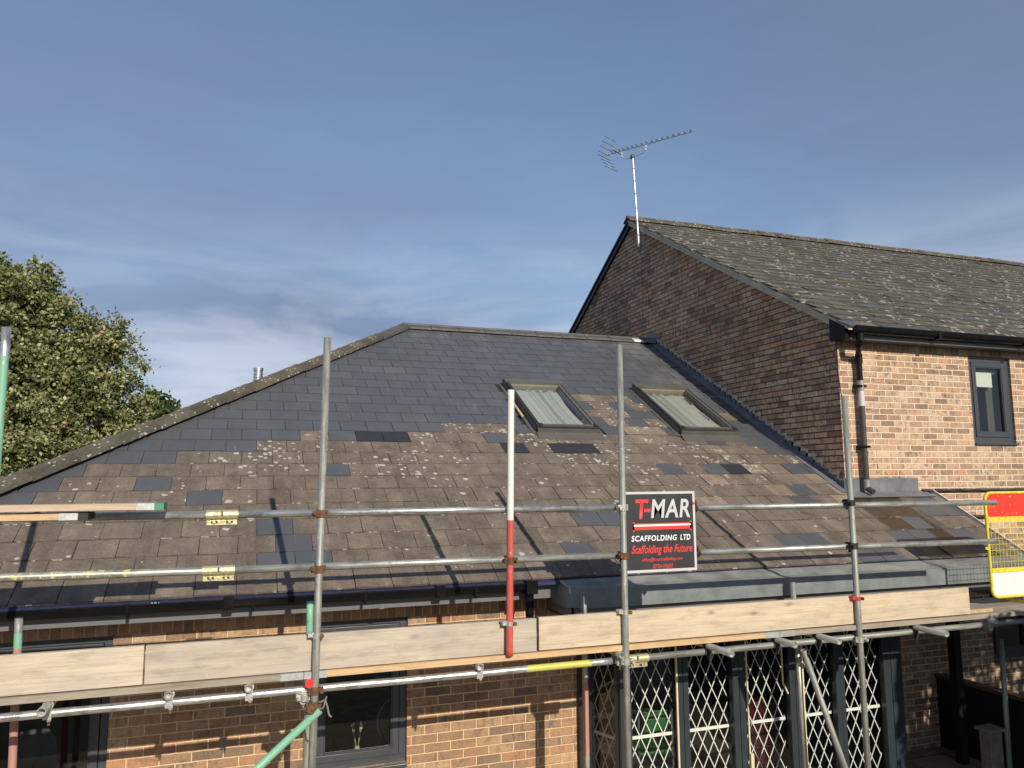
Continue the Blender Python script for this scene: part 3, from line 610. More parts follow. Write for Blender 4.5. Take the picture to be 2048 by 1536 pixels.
# --- stepped lead flashing on the tall wall and apron
b = MB(); xw = XR-.006; sm_ = MB()
z = Z0+sv*sn; k = 0; course = .075
y = HY
while y < YR-.05:
    zr = Z0+(y-Y0)*tt; y2 = y+course/tt; ztop = (math.floor((zr+.12)/course)+1)*course
    b.face([(xw, y2, zr-.03), (xw, y, zr-.06), (xw, y, ztop), (xw, y2-.004, ztop+.004)], 0)
    sm_.face([(xw+.003, y2+.05, zr), (xw+.003, y-.02, zr), (xw+.003, y-.05, ztop+random.uniform(-.01, .05)), (xw+.003, y2+.03, ztop+random.uniform(.0, .07))], 0)
    if k % 5 == 2: b.face([(xw-.003, y2, zr-.03), (xw-.003, y2-.02, zr-.04), (xw-.012, y2-.025, ztop+.02), (xw-.004, y2+.005, ztop+.02)], 0)
    y = y2; k += 1
b.face([RP(XR-.10, sv-.05, .018), RP(XR-.004, sv-.05, .03), RP(XR-.004, SR, .03), RP(XR-.10, SR, .018)], 0)
b.face([RP(XR-.10, sv-.05, .0), RP(XR-.10, sv-.05, .018), RP(XR-.10, SR, .018), RP(XR-.10, SR, 0)], 0)
b.face([(6.795, YR-.35, ZR+.02), (6.795, YR+.2, ZR+.0), (6.79, YR+.12, ZR+.13), (6.79, YR-.1, ZR+.16), (6.79, YR-.3, ZR+.02)], 0)
b.face([(6.50, YR-.2, ZR-.05), (6.80, YR-.2, ZR-.05), (6.80, YR, ZR+.07), (6.55, YR, ZR+.06)], 0)
# apron on the front wall above the porch end
yh = HY-.006
b.face([(XR-.02, yh, Z0+sv*sn-.06), (7.92, yh, Z0+sv*sn-.06), (7.92, yh, CH-.005), (XR-.02, yh, CH-.0)], 0)
b.face([(XR-.02, yh-.002, Z0+sv*sn+.0), (8.0, yh-.002, Z0+sv*sn+.0), RP(8.05, sv-.17, .021), RP(XR-.02, sv-.17, .021)][::-1], 0)
b.build('lead_flashing', [M['lead']], low, weld=False)
sm_.build('pointing', [M['mortar_smear']], low, weld=False)
# --- windows in the low wall
def window(par, X0, X1, Zb, Zt, y, fr=.06, sash=.055, mullions=(), glassm=None, mm='anth'):
    b = MB()
    def ring(x0, x1, z0, z1, w, ya, yb_):
        b.box(x0, x1, ya, yb_, z0, z0+w, 0); b.box(x0, x1, ya, yb_, z1-w, z1, 0); b.box(x0, x0+w, ya, yb_, z0+w, z1-w, 0); b.box(x1-w, x1, ya, yb_, z0+w, z1-w, 0)
    ring(X0, X1, Zb, Zt, fr, y+.03, y+.09)
    xs = [X0+fr]+list(mullions)+[X1-fr]; cells = []
    for a_, c_ in zip(xs[:-1], xs[1:]):
        a2 = a_ + (.02 if a_ != X0+fr else .004); c2 = c_ - (.02 if c_ != X1-fr else .004)
        ring(a2, c2, Zb+fr+.004, Zt-fr-.004, sash, y+.018, y+.078)
        ring(a2+sash, c2-sash, Zb+fr+.004+sash, Zt-fr-.004-sash, .012, y+.026, y+.06); cells.append((a2+sash+.012, c2-sash-.012))
    for mx_ in mullions: b.box(mx_-.0205, mx_+.0205, y+.028, y+.088, Zb+fr, Zt-fr, 0)
    b.box(X0-.0, X1+.0, y-.035, y+.03, Zb-.028, Zb-.001, 0)
    w = b.build('window', [M[mm]], par, bevel=.003)
    b = MB()
    for a_, c_ in cells: b.face([(a_, y+.05, Zb+fr+sash+.014), (c_, y+.05, Zb+fr+sash+.014), (c_, y+.05, Zt-fr-sash-.014), (a_, y+.05, Zt-fr-sash-.014)], 0)
    b.build('pane', [M['glass']], w, weld=False); return w
window(low, *WL, WY, mullions=())
window(low, *WM, WY)
# --- lattice doors
fr = [(3.09, 3.20), (3.645, 3.76), (4.21, 4.345), (4.82, 4.955), (5.345, 5.455), (5.925, 6.11)]
ZD = CH-1.15
b = MB()
for i, (a_, c_) in enumerate(fr):
    w2 = (c_-a_)
    b.box(a_, a_+w2*.46, BY-.012, BY+.05, 0.02, ZD, 0); b.box(a_+w2*.54, c_, BY-.004, BY+.05, 0.02, ZD, 0); b.box(a_+w2*.46, a_+w2*.54, BY+.016, BY+.05, .02, ZD, 0)
for (a_, c_), (a2, c2) in zip(fr[:-1], fr[1:]):
    b.box(c_, a2, BY, BY+.05, .02, .14, 0); b.box(c_, a2, BY, BY+.05, ZD-.07, ZD, 0)
# splayed left end and the returns
cA = Vector((2.955, 6.50, 0)); cB = Vector((3.085, 6.13, 0)); dd = (cB-cA)
def pl(t_, z, o_=0): q = cA+dd*t_; n = Vector((-dd.y, dd.x, 0)).normalized()*-o_; return (q.x+n.x, q.y+n.y, z)
for t0, t1 in ((0, .16), (.9, 1.0)):
    b.hexa([pl(t0, .02), pl(t1, .02), pl(t1, .02, -.05), pl(t0, .02, -.05), pl(t0, ZD), pl(t1, ZD), pl(t1, ZD, -.05), pl(t0, ZD, -.05)], 0)
b.box(2.921, 2.955, 6.48, 6.62, .02, ZD, 0)
b.box(6.11, 6.16, BY, 7.4, .02, ZD, 0)
doors = b.build('door', [M['anth_blue']], low, bevel=.002)
b = MB()
for (a_, c_), (a2, c2) in zip(fr[:-1], fr[1:]): b.face([(c_, BY+.012, .14), (a2, BY+.012, .14), (a2, BY+.012, ZD-.07), (c_, BY+.012, ZD-.07)], 0)
b.face([pl(.16, .02, -.01), pl(.9, .02, -.01), pl(.9, ZD, -.01), pl(.16, ZD, -.01)], 0)
b.build('pane', [M['glass']], doors, weld=False)
def lattice(P0, P1, z0, z1, dw=.113, dh=.225, bw=.0080, th=.005, zrail=CH-2.19, ph=0):
    b = MB(); d = P1-P0; Lx = d.length; d = d.normalized(); n = Vector((-d.y, d.x, 0)); sl = dh/dw
    def pt(u, z, o_=0): q = P0+d*u+n*o_; return Vector((q.x, q.y, z))
    for sg in (1, -1):
        k = -60
        for k in range(-60, 60):
            # line z = zr + sg*sl*u + (k)*dh
            c0 = zrail+k*dh+ph
            u0, u1 = 0, Lx; za, zb_ = c0+sg*sl*u0, c0+sg*sl*u1
            pts = []
            ulo, uhi = 0, Lx
            for zz in (z0, z1):
                uu = (zz-c0)/(sg*sl)
                if sg > 0: ulo = max(ulo, uu) if zz == z0 else ulo; uhi = min(uhi, uu) if zz == z1 else uhi
                else: uhi = min(uhi, uu) if zz == z0 else uhi; ulo = max(ulo, uu) if zz == z1 else ulo
            if uhi-ulo < .01: continue
            a_, c_ = pt(ulo, c0+sg*sl*ulo), pt(uhi, c0+sg*sl*uhi)
            dr = (c_-a_).normalized(); w_ = dr.cross(n).normalized()*bw/2; o0 = n*(0 if sg > 0 else .007); o1 = n*(th if sg > 0 else .007+th)
            b.hexa([a_-w_+o0, c_-w_+o0, c_-w_+o1, a_-w_+o1, a_+w_+o0, c_+w_+o0, c_+w_+o1, a_+w_+o1], 0)
    q = [pt(.004, zrail-.013, -.012), pt(Lx-.004, zrail-.013, -.012), pt(Lx-.004, zrail-.013, -.003), pt(.004, zrail-.013, -.003)]
    b.hexa(q+[Vector((v.x, v.y, v.z+.026)) for v in q], 0)
    return b
for i in range(5):
    b = lattice(Vector((fr[i][1]+.004, BY+.045+.03, 0)), Vector((fr[i+1][0]-.004, BY+.075, 0)), .15, ZD-.02, ph=(.0, .03, -.04, .05, .09)[i]*0+0)
    b.build('security_grille', [M['white_paint']], doors, weld=False)
b = lattice(Vector(pl(.18, 0, -.04)), Vector(pl(.88, 0, -.04)), .15, ZD-.02); b.build('security_grille', [M['white_paint']], doors, weld=False)
b = MB()
for x, w_ in ((3.628, .016), (4.35, .014), (4.96, .016)): b = MB(); b.box(x, x+w_, BY-.02, BY-.004, .05, ZD-.05, 0); b.build('seal_strip', [M['cream']], doors, bevel=.002)
b = MB(); b.box(4.352, 4.385, BY-.035, BY-.021, .02, CH-2.42, 0); b.build('seal_strip', [M['cream']], doors, bevel=.002)
b = MB(); b.path([(4.735, BY-.02, ZD-.02), (4.74, BY-.02, CH-1.85), (4.79, BY-.02, CH-1.95)], .008, 0, 8); b.build('cable', [M['cream']], doors, weld=False)
# --- roof windows
def skylight(x0, x1, s0, s1, op=0):
    h = .090; w = .064
    sk = MB()
    def rb(a_, c_, p_, q_, h0, h1, m=0): sk.hexa([RP(a_, p_, h0), RP(c_, p_, h0), RP(c_, q_, h0), RP(a_, q_, h0), RP(a_, p_, h1), RP(c_, p_, h1), RP(c_, q_, h1), RP(a_, q_, h1)], m)
    rb(x0, x0+w, s0+.07, s1-.12, -.05, h); rb(x1-w, x1, s0+.07, s1-.12, -.05, h)
    rb(x0, x0+.02, s0+.05, s1-.10, h, h+.022, 1); rb(x1-.02, x1, s0+.05, s1-.10, h, h+.012, 0); rb(x0+.035, x0+.05, s0+.07, s1-.12, h, h+.012, 1)
    rb(x0-.008, x1+.008, s1-.12, s1, -.02, h+.03); rb(x0+.01, x1-.01, s0, s0+.07, 0, h-.012); rb(x0, x1, s0+.012, s0+.03, h-.01, h+.006, 1); rb(x0+.02, x1-.02, s0+.05, s0+.09, h-.01, h+.012)
    for xx in (x0+.03, x1-.07): rb(xx, xx+.05, s0+.03, s0+.085, h, h+.026, 1)
    rb(x0+w, x0+w+.018, s0+.09, s1-.12, -.05, h-.02, 2); rb(x1-w-.018, x1-w, s0+.09, s1-.12, -.05, h-.02, 2); rb(x0+w, x1-w, s1-.135, s1-.12, -.06, h-.008, 3)
    o = sk.build('roof_window', [M['sky_alu'], M['sky_dark'], M['sky_alu'], M['lining']], low, bevel=.003, weld=False)
    b = MB(); b.face([RP(x0+w, s0+.08, h-.018), RP(x1-w, s0+.08, h-.018), RP(x1-w, s1-.13, h-.018), RP(x0+w, s1-.13, h-.018)], 0); b.build('pane', [M['glass']], o, weld=False)
    # gathered curtain inside, swagged to one side
    b = MB(); nx, ns = 64, 14
    a_, c_ = x0+w+.004, x1-w-.004; P = []
    for j in range(ns+1):
        t_ = j/ns; row = []
        for i_ in range(nx+1):
            u = i_/nx; bend = .10*math.sin(t_*math.pi)*(1 if x0 < 5 else 1.25)
            X = a_+(c_-a_)*(u*(1-.07*math.sin(t_*math.pi)))+bend*(1-u)*.25; hh = .008+(.015+.010*math.sin(u*7+x0))*math.sin(u*38+1.9*math.sin(u*7+x0)+t_*(1.6+.6*math.sin(u*5)))+.006*math.sin(u*83+4*t_)
            row.append(RP(X, s0+.085+(s1-s0-.25)*t_, hh))
        P.append(row)
    for j in range(ns):
        for i_ in range(nx): b.face([P[j][i_], P[j][i_+1], P[j+1][i_+1], P[j+1][i_]], 0, smooth=True)
    b.build('curtain', [M['curtain']], o)
    b = MB(); b.face([RP(x0+.01, s0+.02, -.16), RP(x1-.01, s0+.02, -.16), RP(x1-.01, s1-.02, -.16), RP(x0+.01, s1-.02, -.16)], 0)
    for q in (x0+.004, x1-.004): b.face([RP(q, s0, -.16), RP(q, s1, -.16), RP(q, s1, .05), RP(q, s0, .05)], 0)
    b.build('lining', [M['sky_dark']], o, weld=False)
    b = MB(); b.face([RP(x0-.02, s0-.15, .016), RP(x1+.02, s0-.15, .016), RP(x1+.0, s0+.01, .03), RP(x0+.0, s0+.01, .03)], 0); b.face([RP(x0-.02, s0-.15, .0), RP(x1+.02, s0-.15, .0), RP(x1+.02, s0-.15, .016), RP(x0-.02, s0-.15, .016)], 0)
    for q0, q1 in ((x0-.05, x0+.002), (x1-.002, x1+.05)): b.face([RP(q0, s0-.02, .016), RP(q1, s0-.02, .02), RP(q1, s1, .02), RP(q0, s1, .016)], 0)
    b.build('flashing', [M['sky_alu']], o, weld=False); return o
for a_, c_ in SKY: skylight(a_, c_, *SS)
b = MB(); b.hexa([RP(3.27, 3.15, .03), RP(3.30, 3.15, .03), RP(3.30, 3.75, .03), RP(3.27, 3.75, .03), RP(3.27, 3.15, .055), RP(3.30, 3.15, .055), RP(3.30, 3.75, .055), RP(3.27, 3.75, .055)])
tag(b.build('timber_batten', [M['timber_raw']], bevel=.004), 'short strip of pale timber lying along the left side of the left roof window', 'batten')
# flue behind the hip
b = MB(); fx, fy = .20, 12.0; b.tube((fx, fy, CH+.9), (fx, fy, CH+1.68), .062, 0, 20)
for k in range(5): b.tube((fx, fy, CH+1.41+k*.045), (fx, fy, CH+1.43+k*.045), .070, 0, 20)
b.tube((fx, fy, CH+1.65), (fx, fy, CH+1.69), .072, 0, 20); b.build('flue', [M['chrome']], low, weld=False)

# ------------------------------------------------------------------ tall brick house
hs = thing('brick_house', (10, 12, 0), 'taller pinkish brick house with lichened slate roof and shaded gable wall', 'house')
YA = 12.52; TH = R(29.78); tH = math.tan(TH); ZA = CH+4.87; XE = 17.5
ZW = ZA-(YA-HY)*tH                 # roof line above the wall face
yb = 2*YA-HY
zso = CH+1.66
b = MB()
UW = (8.92, 9.665, CH+.44, CH+1.58); LW = (8.95, 10.3, CH-2.27, CH-1.15); UW2 = (11.6, 12.5, CH+.44, CH+1.58)
wall_x(b, HY, XR, XE, 0, CH+1.58, [UW, LW, UW2], 1)
wall_x(b, HY, XR, XE, CH+1.58, CH+1.80, [], 2)
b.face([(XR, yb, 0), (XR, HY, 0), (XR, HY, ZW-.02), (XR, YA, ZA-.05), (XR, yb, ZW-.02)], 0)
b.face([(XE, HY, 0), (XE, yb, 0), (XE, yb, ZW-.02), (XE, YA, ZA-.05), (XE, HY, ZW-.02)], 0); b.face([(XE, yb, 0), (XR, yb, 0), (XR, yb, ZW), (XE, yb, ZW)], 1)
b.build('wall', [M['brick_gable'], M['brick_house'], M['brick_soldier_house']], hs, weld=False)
# slates
ch_, sh_ = math.cos(TH), math.sin(TH); YE = 7.13; ZE = ZA-(YA-YE)*tH; SH = (YA-YE)/ch_
def HP(x, s, h=0): return Vector((x, YE+s*ch_-h*sh_, ZE+s*sh_+h*ch_))
b = MB(); G2 = .235; TW2 = .29; rows = int(math.ceil(SH/G2))
for r in range(rows):
    s0, s1 = r*G2-(.02 if r == 0 else 0), min((r+1)*G2, SH); off = .5*(r % 2)
    for k in range(int((XR-.1)/TW2), int(XE/TW2)+1):
        x0, x1 = max((k+off)*TW2+.003, XR-.07), (k+1+off)*TW2-.003
        if x1 < XR-.04: continue
        rn = random.random(); slip = random.random()
        h0 = .018+random.uniform(-.002, .004)+(.012 if slip < .06 else 0); h1 = .006; tl = random.uniform(-.004, .004); ds = random.uniform(-.008, .006)-(.03 if slip > .985 else 0)
        mi = 1 if random.random() < .006 or (r, k) in ((4, 27), (3, 32), (5, 36)) else 0
        P = [(x0, s0+ds, h0+tl), (x1, s0+ds, h0-tl), (x1, s1, h1), (x0, s1, h1)]
        b.face([HP(*q) for q in P], mi, uv=[(q[0], q[1]) for q in P], rnd=rn)
        b.face([HP(x0, s0+ds, -.001), HP(x1, s0+ds, -.001), HP(*P[1]), HP(*P[0])], mi, rnd=rn*.3)
        b.face([HP(*P[0]), HP(*P[3]), HP(x0, s1, -.001), HP(x0, s0+ds, -.001)], mi, rnd=rn*.3)
b.build('roof_slates', [M['slate_house'], M['slate_new']], hs, weld=False)
b = MB(); b.face([HP(XR-.06, 0, -.002), HP(XE, 0, -.002), HP(XE, SH, -.002), HP(XR-.06, SH, -.002)], 0); b.face([(XE, YA, ZA), (XR-.06, YA, ZA), (XR-.06, 2*YA-YE, ZE), (XE, 2*YA-YE, ZE)][::-1], 0)
b.build('roof_deck', [M['under']], hs, weld=False)
b = MB()  # verge slips and mortar on the gable
def vg(ya, za, yc, zc_, x0, x1, d0, d1, m): b.hexa([(x0, ya, za-d1), (x1, ya, za-d1), (x1, yc, zc_-d1), (x0, yc, zc_-d1), (x0, ya, za-d0), (x1, ya, za-d0), (x1, yc, zc_-d0), (x0, yc, zc_-d0)], m)
vg(YE, ZE, YA, ZA, XR-.062, XR+.03, .003, .040, 1); vg(YE+.30, ZE+.30*tH, YA, ZA, XR-.045, XR+.03, .0405, .105, 1)
vg(2*YA-YE, ZE, YA, ZA, XR-.065, XR+.03, .0, .045, 2); vg(2*YA-YE, ZE, YA, ZA, XR-.045, XR+.03, .046, .16, 2)
b.build('verge', [M['ridge'], M['cement'], M['upvc_black']], hs, weld=False)
b = MB(); x = XR-.08; i = 0
while x < XE:
    e = random.uniform(-.012, .012); x1 = x+.42
    angle_tile(b, Vector((x, YA, ZA+.045+e)), Vector((x1-.008, YA, ZA+.045+e*.3)), .15, 0, .025, 0, rnd=random.random(), side0=Vector((0, -.86, -.5)), side1=Vector((0, .86, -.5)))
    b.tube((x, YA, ZA+.06+e), (x1-.008, YA, ZA+.06+e*.3), .032, 0, 10); x = x1; i += 1
b.build('ridge_tiles', [M['hip']], hs, weld=False)
b = MB(); b.box(XR-.002, XE, 7.20, 7.222, CH+1.655, ZE+.03, 0); b.box(XR+.001, XE, 7.222, HY, CH+1.66, CH+1.67, 0)
x0_, x1_ = XR-.070, XR+.012; b.hexa([(x0_, 7.19, CH+1.652), (x1_, 7.19, CH+1.652), (x1_, HY+.035, CH+1.652), (x0_, HY+.035, CH+1.652), (x0_, 7.19, ZE+.06*tH-.022), (x1_, 7.19, ZE+.06*tH-.022), (x1_, HY+.035, ZW+.035*tH-.022), (x0_, HY+.035, ZW+.035*tH-.022)], 1)
b.build('fascia_board', [M['fascia_grey'], M['upvc_black']], hs)
b = MB(); gutter(b, XR-.0, XE, 7.195, ZE+.005, 0, .085, .125)
for x in (8.1, 9.6, 11.1): b.box(x-.03, x+.03, 7.065, 7.197, ZE-.09, ZE+.012, 0)
b.build('gutter', [M['upvc_black']], hs, weld=False)
b = MB(); px = 7.05; py = 7.325
b.tube((6.90, 7.13, ZE-.08), (6.90, 7.13, ZE-.17), .045, 0, 18); b.tube((6.90, 7.13, ZE-.15), (6.90, 7.15, ZE-.22), .036, 0, 16); b.tube((6.90, 7.15, ZE-.21), (7.04, py, CH+1.47), .034, 0, 16)
b.tube((px, py, CH+1.50), (px, py, CH+1.38), .042, 0, 18); b.tube((px, py, CH+1.40), (px, py, CH+1.17), .034, 0, 18); b.tube((px, py, CH+1.17), (px, py, CH+1.05), .041, 3, 18); b.tube((px, py, CH+1.05), (px, py, CH+.86), .034, 1, 18)
b.tube((px, py, CH+.86), (px, py, CH-.02), .034, 2, 18); b.tube((px, py, CH-.03), (px, py, CH-.12), .037, 3, 18); b.tube((px, py, CH-.12), (px+.02, py-.08, CH-.17), .035, 2, 18)
for z in (CH+1.10, CH+.37): b.box(px-.055, px+.055, py-.04, HY, z-.014, z+.014, 0)
b.build('downpipe', [M['upvc_black'], M['sign_grey'], simple('aged downpipe', (.055, .05, .047), .4, 0, .4, 10), M['galv_dull']], hs, weld=False)
wu = window(hs, *UW, HY, fr=.075, sash=.06)
window(hs, *UW2, HY, fr=.075, sash=.06)
window(hs, *LW, HY, fr=.07, sash=.06, mullions=(9.6,), mm='anth_blue')
b = MB(); b.box(UW[0]+.14, UW[1]-.24, HY+.09, HY+.10, UW[3]-.38, UW[3]-.20, 0); b.box(UW[0]+.14, UW[1]-.24, HY+.087, HY+.108, UW[3]-.395, UW[3]-.378, 0); b.box(UW[0]+.14, UW[1]-.14, HY+.105, HY+.115, UW[3]-.22, UW[3]-.14, 1); b.box(UW[0]+.46, UW[1]-.14, HY+.16, HY+.17, UW[2]+.1, UW[3]-.14, 2)
b.build('blind', [M['blind'], M['anth'], M['chair_dark']], wu)
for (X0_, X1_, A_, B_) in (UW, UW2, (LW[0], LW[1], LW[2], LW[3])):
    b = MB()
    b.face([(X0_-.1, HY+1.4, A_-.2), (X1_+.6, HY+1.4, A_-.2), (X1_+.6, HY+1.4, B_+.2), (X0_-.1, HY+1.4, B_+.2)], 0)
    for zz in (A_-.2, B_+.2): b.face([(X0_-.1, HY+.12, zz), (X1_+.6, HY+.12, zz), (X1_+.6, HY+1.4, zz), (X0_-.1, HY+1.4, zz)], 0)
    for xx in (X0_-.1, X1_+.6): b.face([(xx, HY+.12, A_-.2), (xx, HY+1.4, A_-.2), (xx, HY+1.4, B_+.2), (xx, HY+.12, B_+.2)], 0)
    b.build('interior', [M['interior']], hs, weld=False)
def wavy(x0, x1, y, z, amp, n=16, z1=None):
    z1 = z if z1 is None else z1
    return [(x0+(x1-x0)*i/n, y, z+(z1-z)*i/n+amp*math.sin(i*1.1)+random.uniform(-amp, amp)*.4) for i in range(n+1)]
b = MB(); b.path(wavy(7.96, 13, HY-.022, CH-.165, .002), .021, 0, 12); tag(b.build('pipe', [M['rubber']]), 'upper black pipe running level along the sunlit brick wall', 'pipe', 'black pipes on the house wall')
b = MB(); b.path(wavy(8.10, 13, HY-.022, CH-.50, .006), .022, 0, 12); tag(b.build('pipe', [M['rubber']]), 'lower black pipe on the brick wall, passing behind the yellow barrier', 'pipe', 'black pipes on the house wall')
b = MB(); pts = [aX(x, y, XR-.012) for x, y in ((1643, 671), (1655, 670), (1664, 674), (1672, 683), (1673, 700), (1674, 730), (1678, 760), (1683, 790), (1688, 840))]; b.path(pts, .0055, 0, 8)
tag(b.build('cable', [M['rubber']]), 'thin black cable hanging down the gable edge below the black eaves box', 'cable')

# ------------------------------------------------------------------ aerial
m0 = Vector((6.70, 12.04, CH+4.20)); m1 = Vector((6.70, 12.185, CH+5.98))
an = thing('tv_aerial', m0, 'long silver television aerial on a pole bracketed to the gable', 'aerial')
b = MB(); b.tube(m0, m1, .019, 0, 14)
for q in (.28, .42, .58, .72, .86): c_ = m0.lerp(m1, q); b.tube(c_-Vector((0, 0, .008)), c_+Vector((0, 0, .008)), .0215, 1, 14)
b.build('mast', [M['alu'], M['plastic_dark']], an, weld=False)
b = MB()
for z in (.03, .22): b.box(6.70-.03, XR, m0.y-.012+z*.08, m0.y+.012+z*.08, m0.z+z, m0.z+z+.02, 0); b.tube((6.70, m0.y+z*.08, m0.z+z-.005), (6.70, m0.y+z*.08, m0.z+z+.025), .028, 0, 12)
b.box(XR-.01, XR, m0.y-.05, m0.y+.05, m0.z-.03, m0.z+.3, 0); b.build('bracket', [M['galv_dull']], an, weld=False)
bd = Vector((.45, -.885, -.075)).normalized(); el_d = Vector((.89, .45, 0)).normalized(); bc = m1+Vector((0, 0, .17))
B0 = bc-bd*.68; B1 = bc+bd*1.27
b = MB(); b.tube(B0, B1, .011, 0, 10); b.build('boom', [M['alu']], an, weld=False)
b = MB(); n = 17
for i in range(n):
    t_ = .12+.87*(i/(n-1))**1.12; p_ = B0.lerp(B1, t_)+Vector((0, 0, .016)); hl = .075-.022*i/n
    b = MB(); b.tube(p_-el_d*hl, p_+el_d*hl, .006, 0, 8); b.box(p_.x-.012, p_.x+.012, p_.y-.012, p_.y+.012, p_.z-.02, p_.z+.008, 0); b.build('director', [M['plastic_dark']], an, weld=False)
b = MB()
for sg, sw in ((1, (-.02, .30)), (-1, (-.02, -.30))):
    for k in range(4):
        p_ = B0+Vector((0, 0, sg*(.04+k*.085)))+bd*(.03+.05*k); b.tube(p_-el_d*.19, p_+el_d*.19, .0045, 1, 6)
    p_ = B0+Vector((0, 0, sg*.02)); q_ = B0+Vector((0, 0, sg*.30))+bd*.19; b.tube(p_, q_, .009, 0, 8)
b.tube(B0+bd*.32-el_d*.16, B0+bd*.32+el_d*.16, .006, 1, 8); b.build('reflector', [M['alu'], M['plastic_dark']], an, weld=False)
b = MB(); ca = bc-bd*.24; cb = bc+bd*.30
b.path([ca, ca-Vector((0, 0, .12)), ca+bd*.06-Vector((0, 0, .165)), m1+Vector((0, 0, -.015)), cb-bd*.07-Vector((0, 0, .15)), cb-Vector((0, 0, .11)), cb], .009, 0, 8)
b.box(m1.x-.03, m1.x+.03, m1.y-.03, m1.y+.03, m1.z-.04, m1.z+.03, 1); b.build('cradle', [M['alu'], M['plastic_dark']], an, weld=False)

# ------------------------------------------------------------------ scaffold
sc = thing('scaffold', (2.5, 5.4, 0), 'tube and coupler scaffold with guard rails in front of the low building', 'scaffold')
TR = .0242; YS = 5.20; YRL = 5.25; YI = 5.85
GV = [M['galv'], M['galv_dull'], M['galv_bright'], M['tube_green'], M['tube_red'], M['tube_white'], M['tube_yellow'], M['tube_pink'], M['tube_cream']]
def tube_part(name, p0, p1, m=0, mf=None, seg=1, label=None, n=28):
    b = MB(); b.tube(p0, p1, TR, m, n, wall=.004, mf=mf, seg=seg); return b.build(name, GV, sc, label=label)
def down(x1, y1, x2, y2, Y):   # a near-vertical tube through two points, carried to the ground
    a_, c_ = aY(x1, y1, Y), aY(x2, y2, Y); d = (c_-a_); k = (a_.z-.01)/(-d.z); return a_, a_+d*k
stds = []
for (x1, y1, x2, y2, Y, m) in ((13, 655, -4, 885, 5.14, 3), (655, 675, 626, 1480, YS, 1), (1238.5, 690, 1256, 1500, YS, 1), (1688, 793, 1735, 1520, YS, 1)):
    a_, c_ = down(x1, y1, x2, y2, Y); stds.append((a_, c_))
    if m == 3: tube_part('standard', a_, c_, mf=lambda t_: 2 if t_ < .04 else (3 if t_ < .20 else 1), seg=24)
    else: tube_part('standard', a_, c_, m)
# inner row
a_, c_ = down(38, 1235, 26, 1500, YI); tube_part('standard', a_, c_, mf=lambda t_: 1 if t_ < .05 else (3 if t_ < .07 else 7), seg=24, label='inner upright with flaking red and green paint'); inn = [(a_, c_)]
a_, c_ = down(620.5, 1203, 613, 1500, YI); tube_part('standard', a_, c_, mf=lambda t_: 3 if t_ < .2 else 1, seg=20, label='green painted inner upright'); inn.append((a_, c_))
a_, c_ = down(1167.5, 1192, 1173, 1500, YI); tube_part('standard', a_, c_, mf=lambda t_: 1 if t_ < .2 else (7 if .3 < t_ < .55 else 0), seg=20); inn.append((a_, c_))
a_, c_ = down(1585, 1164, 1611, 1536, YI); tube_part('standard', a_, c_, 0); inn.append((a_, c_))
a_, c_ = down(2002, 1278, 2019, 1530, 5.9); tube_part('standard', a_, c_, 1); inn.append((a_, c_))
# horizontal tubes
tube_part('ledger', (-2.4, YRL, CH-1.312), (2.60, YRL, CH-1.312), mf=lambda t_: 6 if .865 < t_ < .975 else 2, seg=60, label='bright ledger tube with a band of yellow paint')
tube_part('ledger', (2.62, YRL, CH-1.310), (8.6, YRL, CH-1.290), 1)
tube_part('ledger', (-2.4, YI+.05, CH-1.33), (8.6, YI+.05, CH-1.32), 1)
tube_part('guard_rail', (-2.4, YRL, CH-.19), (-.10, YRL, CH-.203), 0); tube_part('guard_rail', (-.098, YRL, CH-.203), (2.78, YRL, CH-.207), 2)
tube_part('guard_rail', (-2.4, YRL, CH-.525), (-.11, YRL, CH-.547), mf=lambda t_: 8 if .45 < t_ < .80 else 0, seg=30, label='lower guard rail tube flecked with cream paint'); tube_part('guard_rail', (-.108, YRL, CH-.547), (2.78, YRL, CH-.560), 0)
tube_part('guard_rail', (3.20, YRL, CH-.222), (6.52, YRL, CH-.232), 0); tube_part('guard_rail', (3.20, YRL, CH-.562), (6.47, YRL, CH-.578), 0)
# painted pole in front
a_ = aY(1022, 780, 5.19); c_ = aY(1019, 1312, 5.19)
tube_part('ranging_pole', a_, c_, mf=lambda t_: 5 if t_ < .495 else 4, seg=40, label='pole painted white above and red below')
# transoms
tr = [(-1.0, 5.084), (-.361, 5.190), (.093, 5.190), (.455, 5.19), (1.585, 5.195), (2.648, 5.17), (3.409, 4.93), (4.039, 5.015), (4.44, 4.995), (5.453, 4.915), (6.311, 5.165), (7.4, 5.1)]
for i, (x, y) in enumerate(tr):
    tube_part('transom', (x, y, CH-1.262), (x+(.0 if i else .02), 6.12 if x > 2.3 and x < 6.2 and False else 6.02, CH-1.262), 1 if i % 2 else 0)
b = MB(); b.tube((.455, 5.176, CH-1.262), (.455, 5.192, CH-1.262), .0272, 0, 24); b.build('end_cap', [M['red_cap']], sc, weld=False)
# braces
a_ = aY(640, 1420, 5.17); c_ = aY(515, 1536, 5.17); d = (c_-a_); c_ = a_+d*3.0; c_ = a_+d*min(3.0, (a_.z-.02)/-d.z); tube_part('brace', a_, c_, 3, label='green diagonal brace')
a_ = aY(1606, 1300, 5.33); c_ = aY(1690, 1536, 5.33); d = (c_-a_); c_ = a_+d*((a_.z-.02)/-d.z); tube_part('brace', a_, c_, 1)
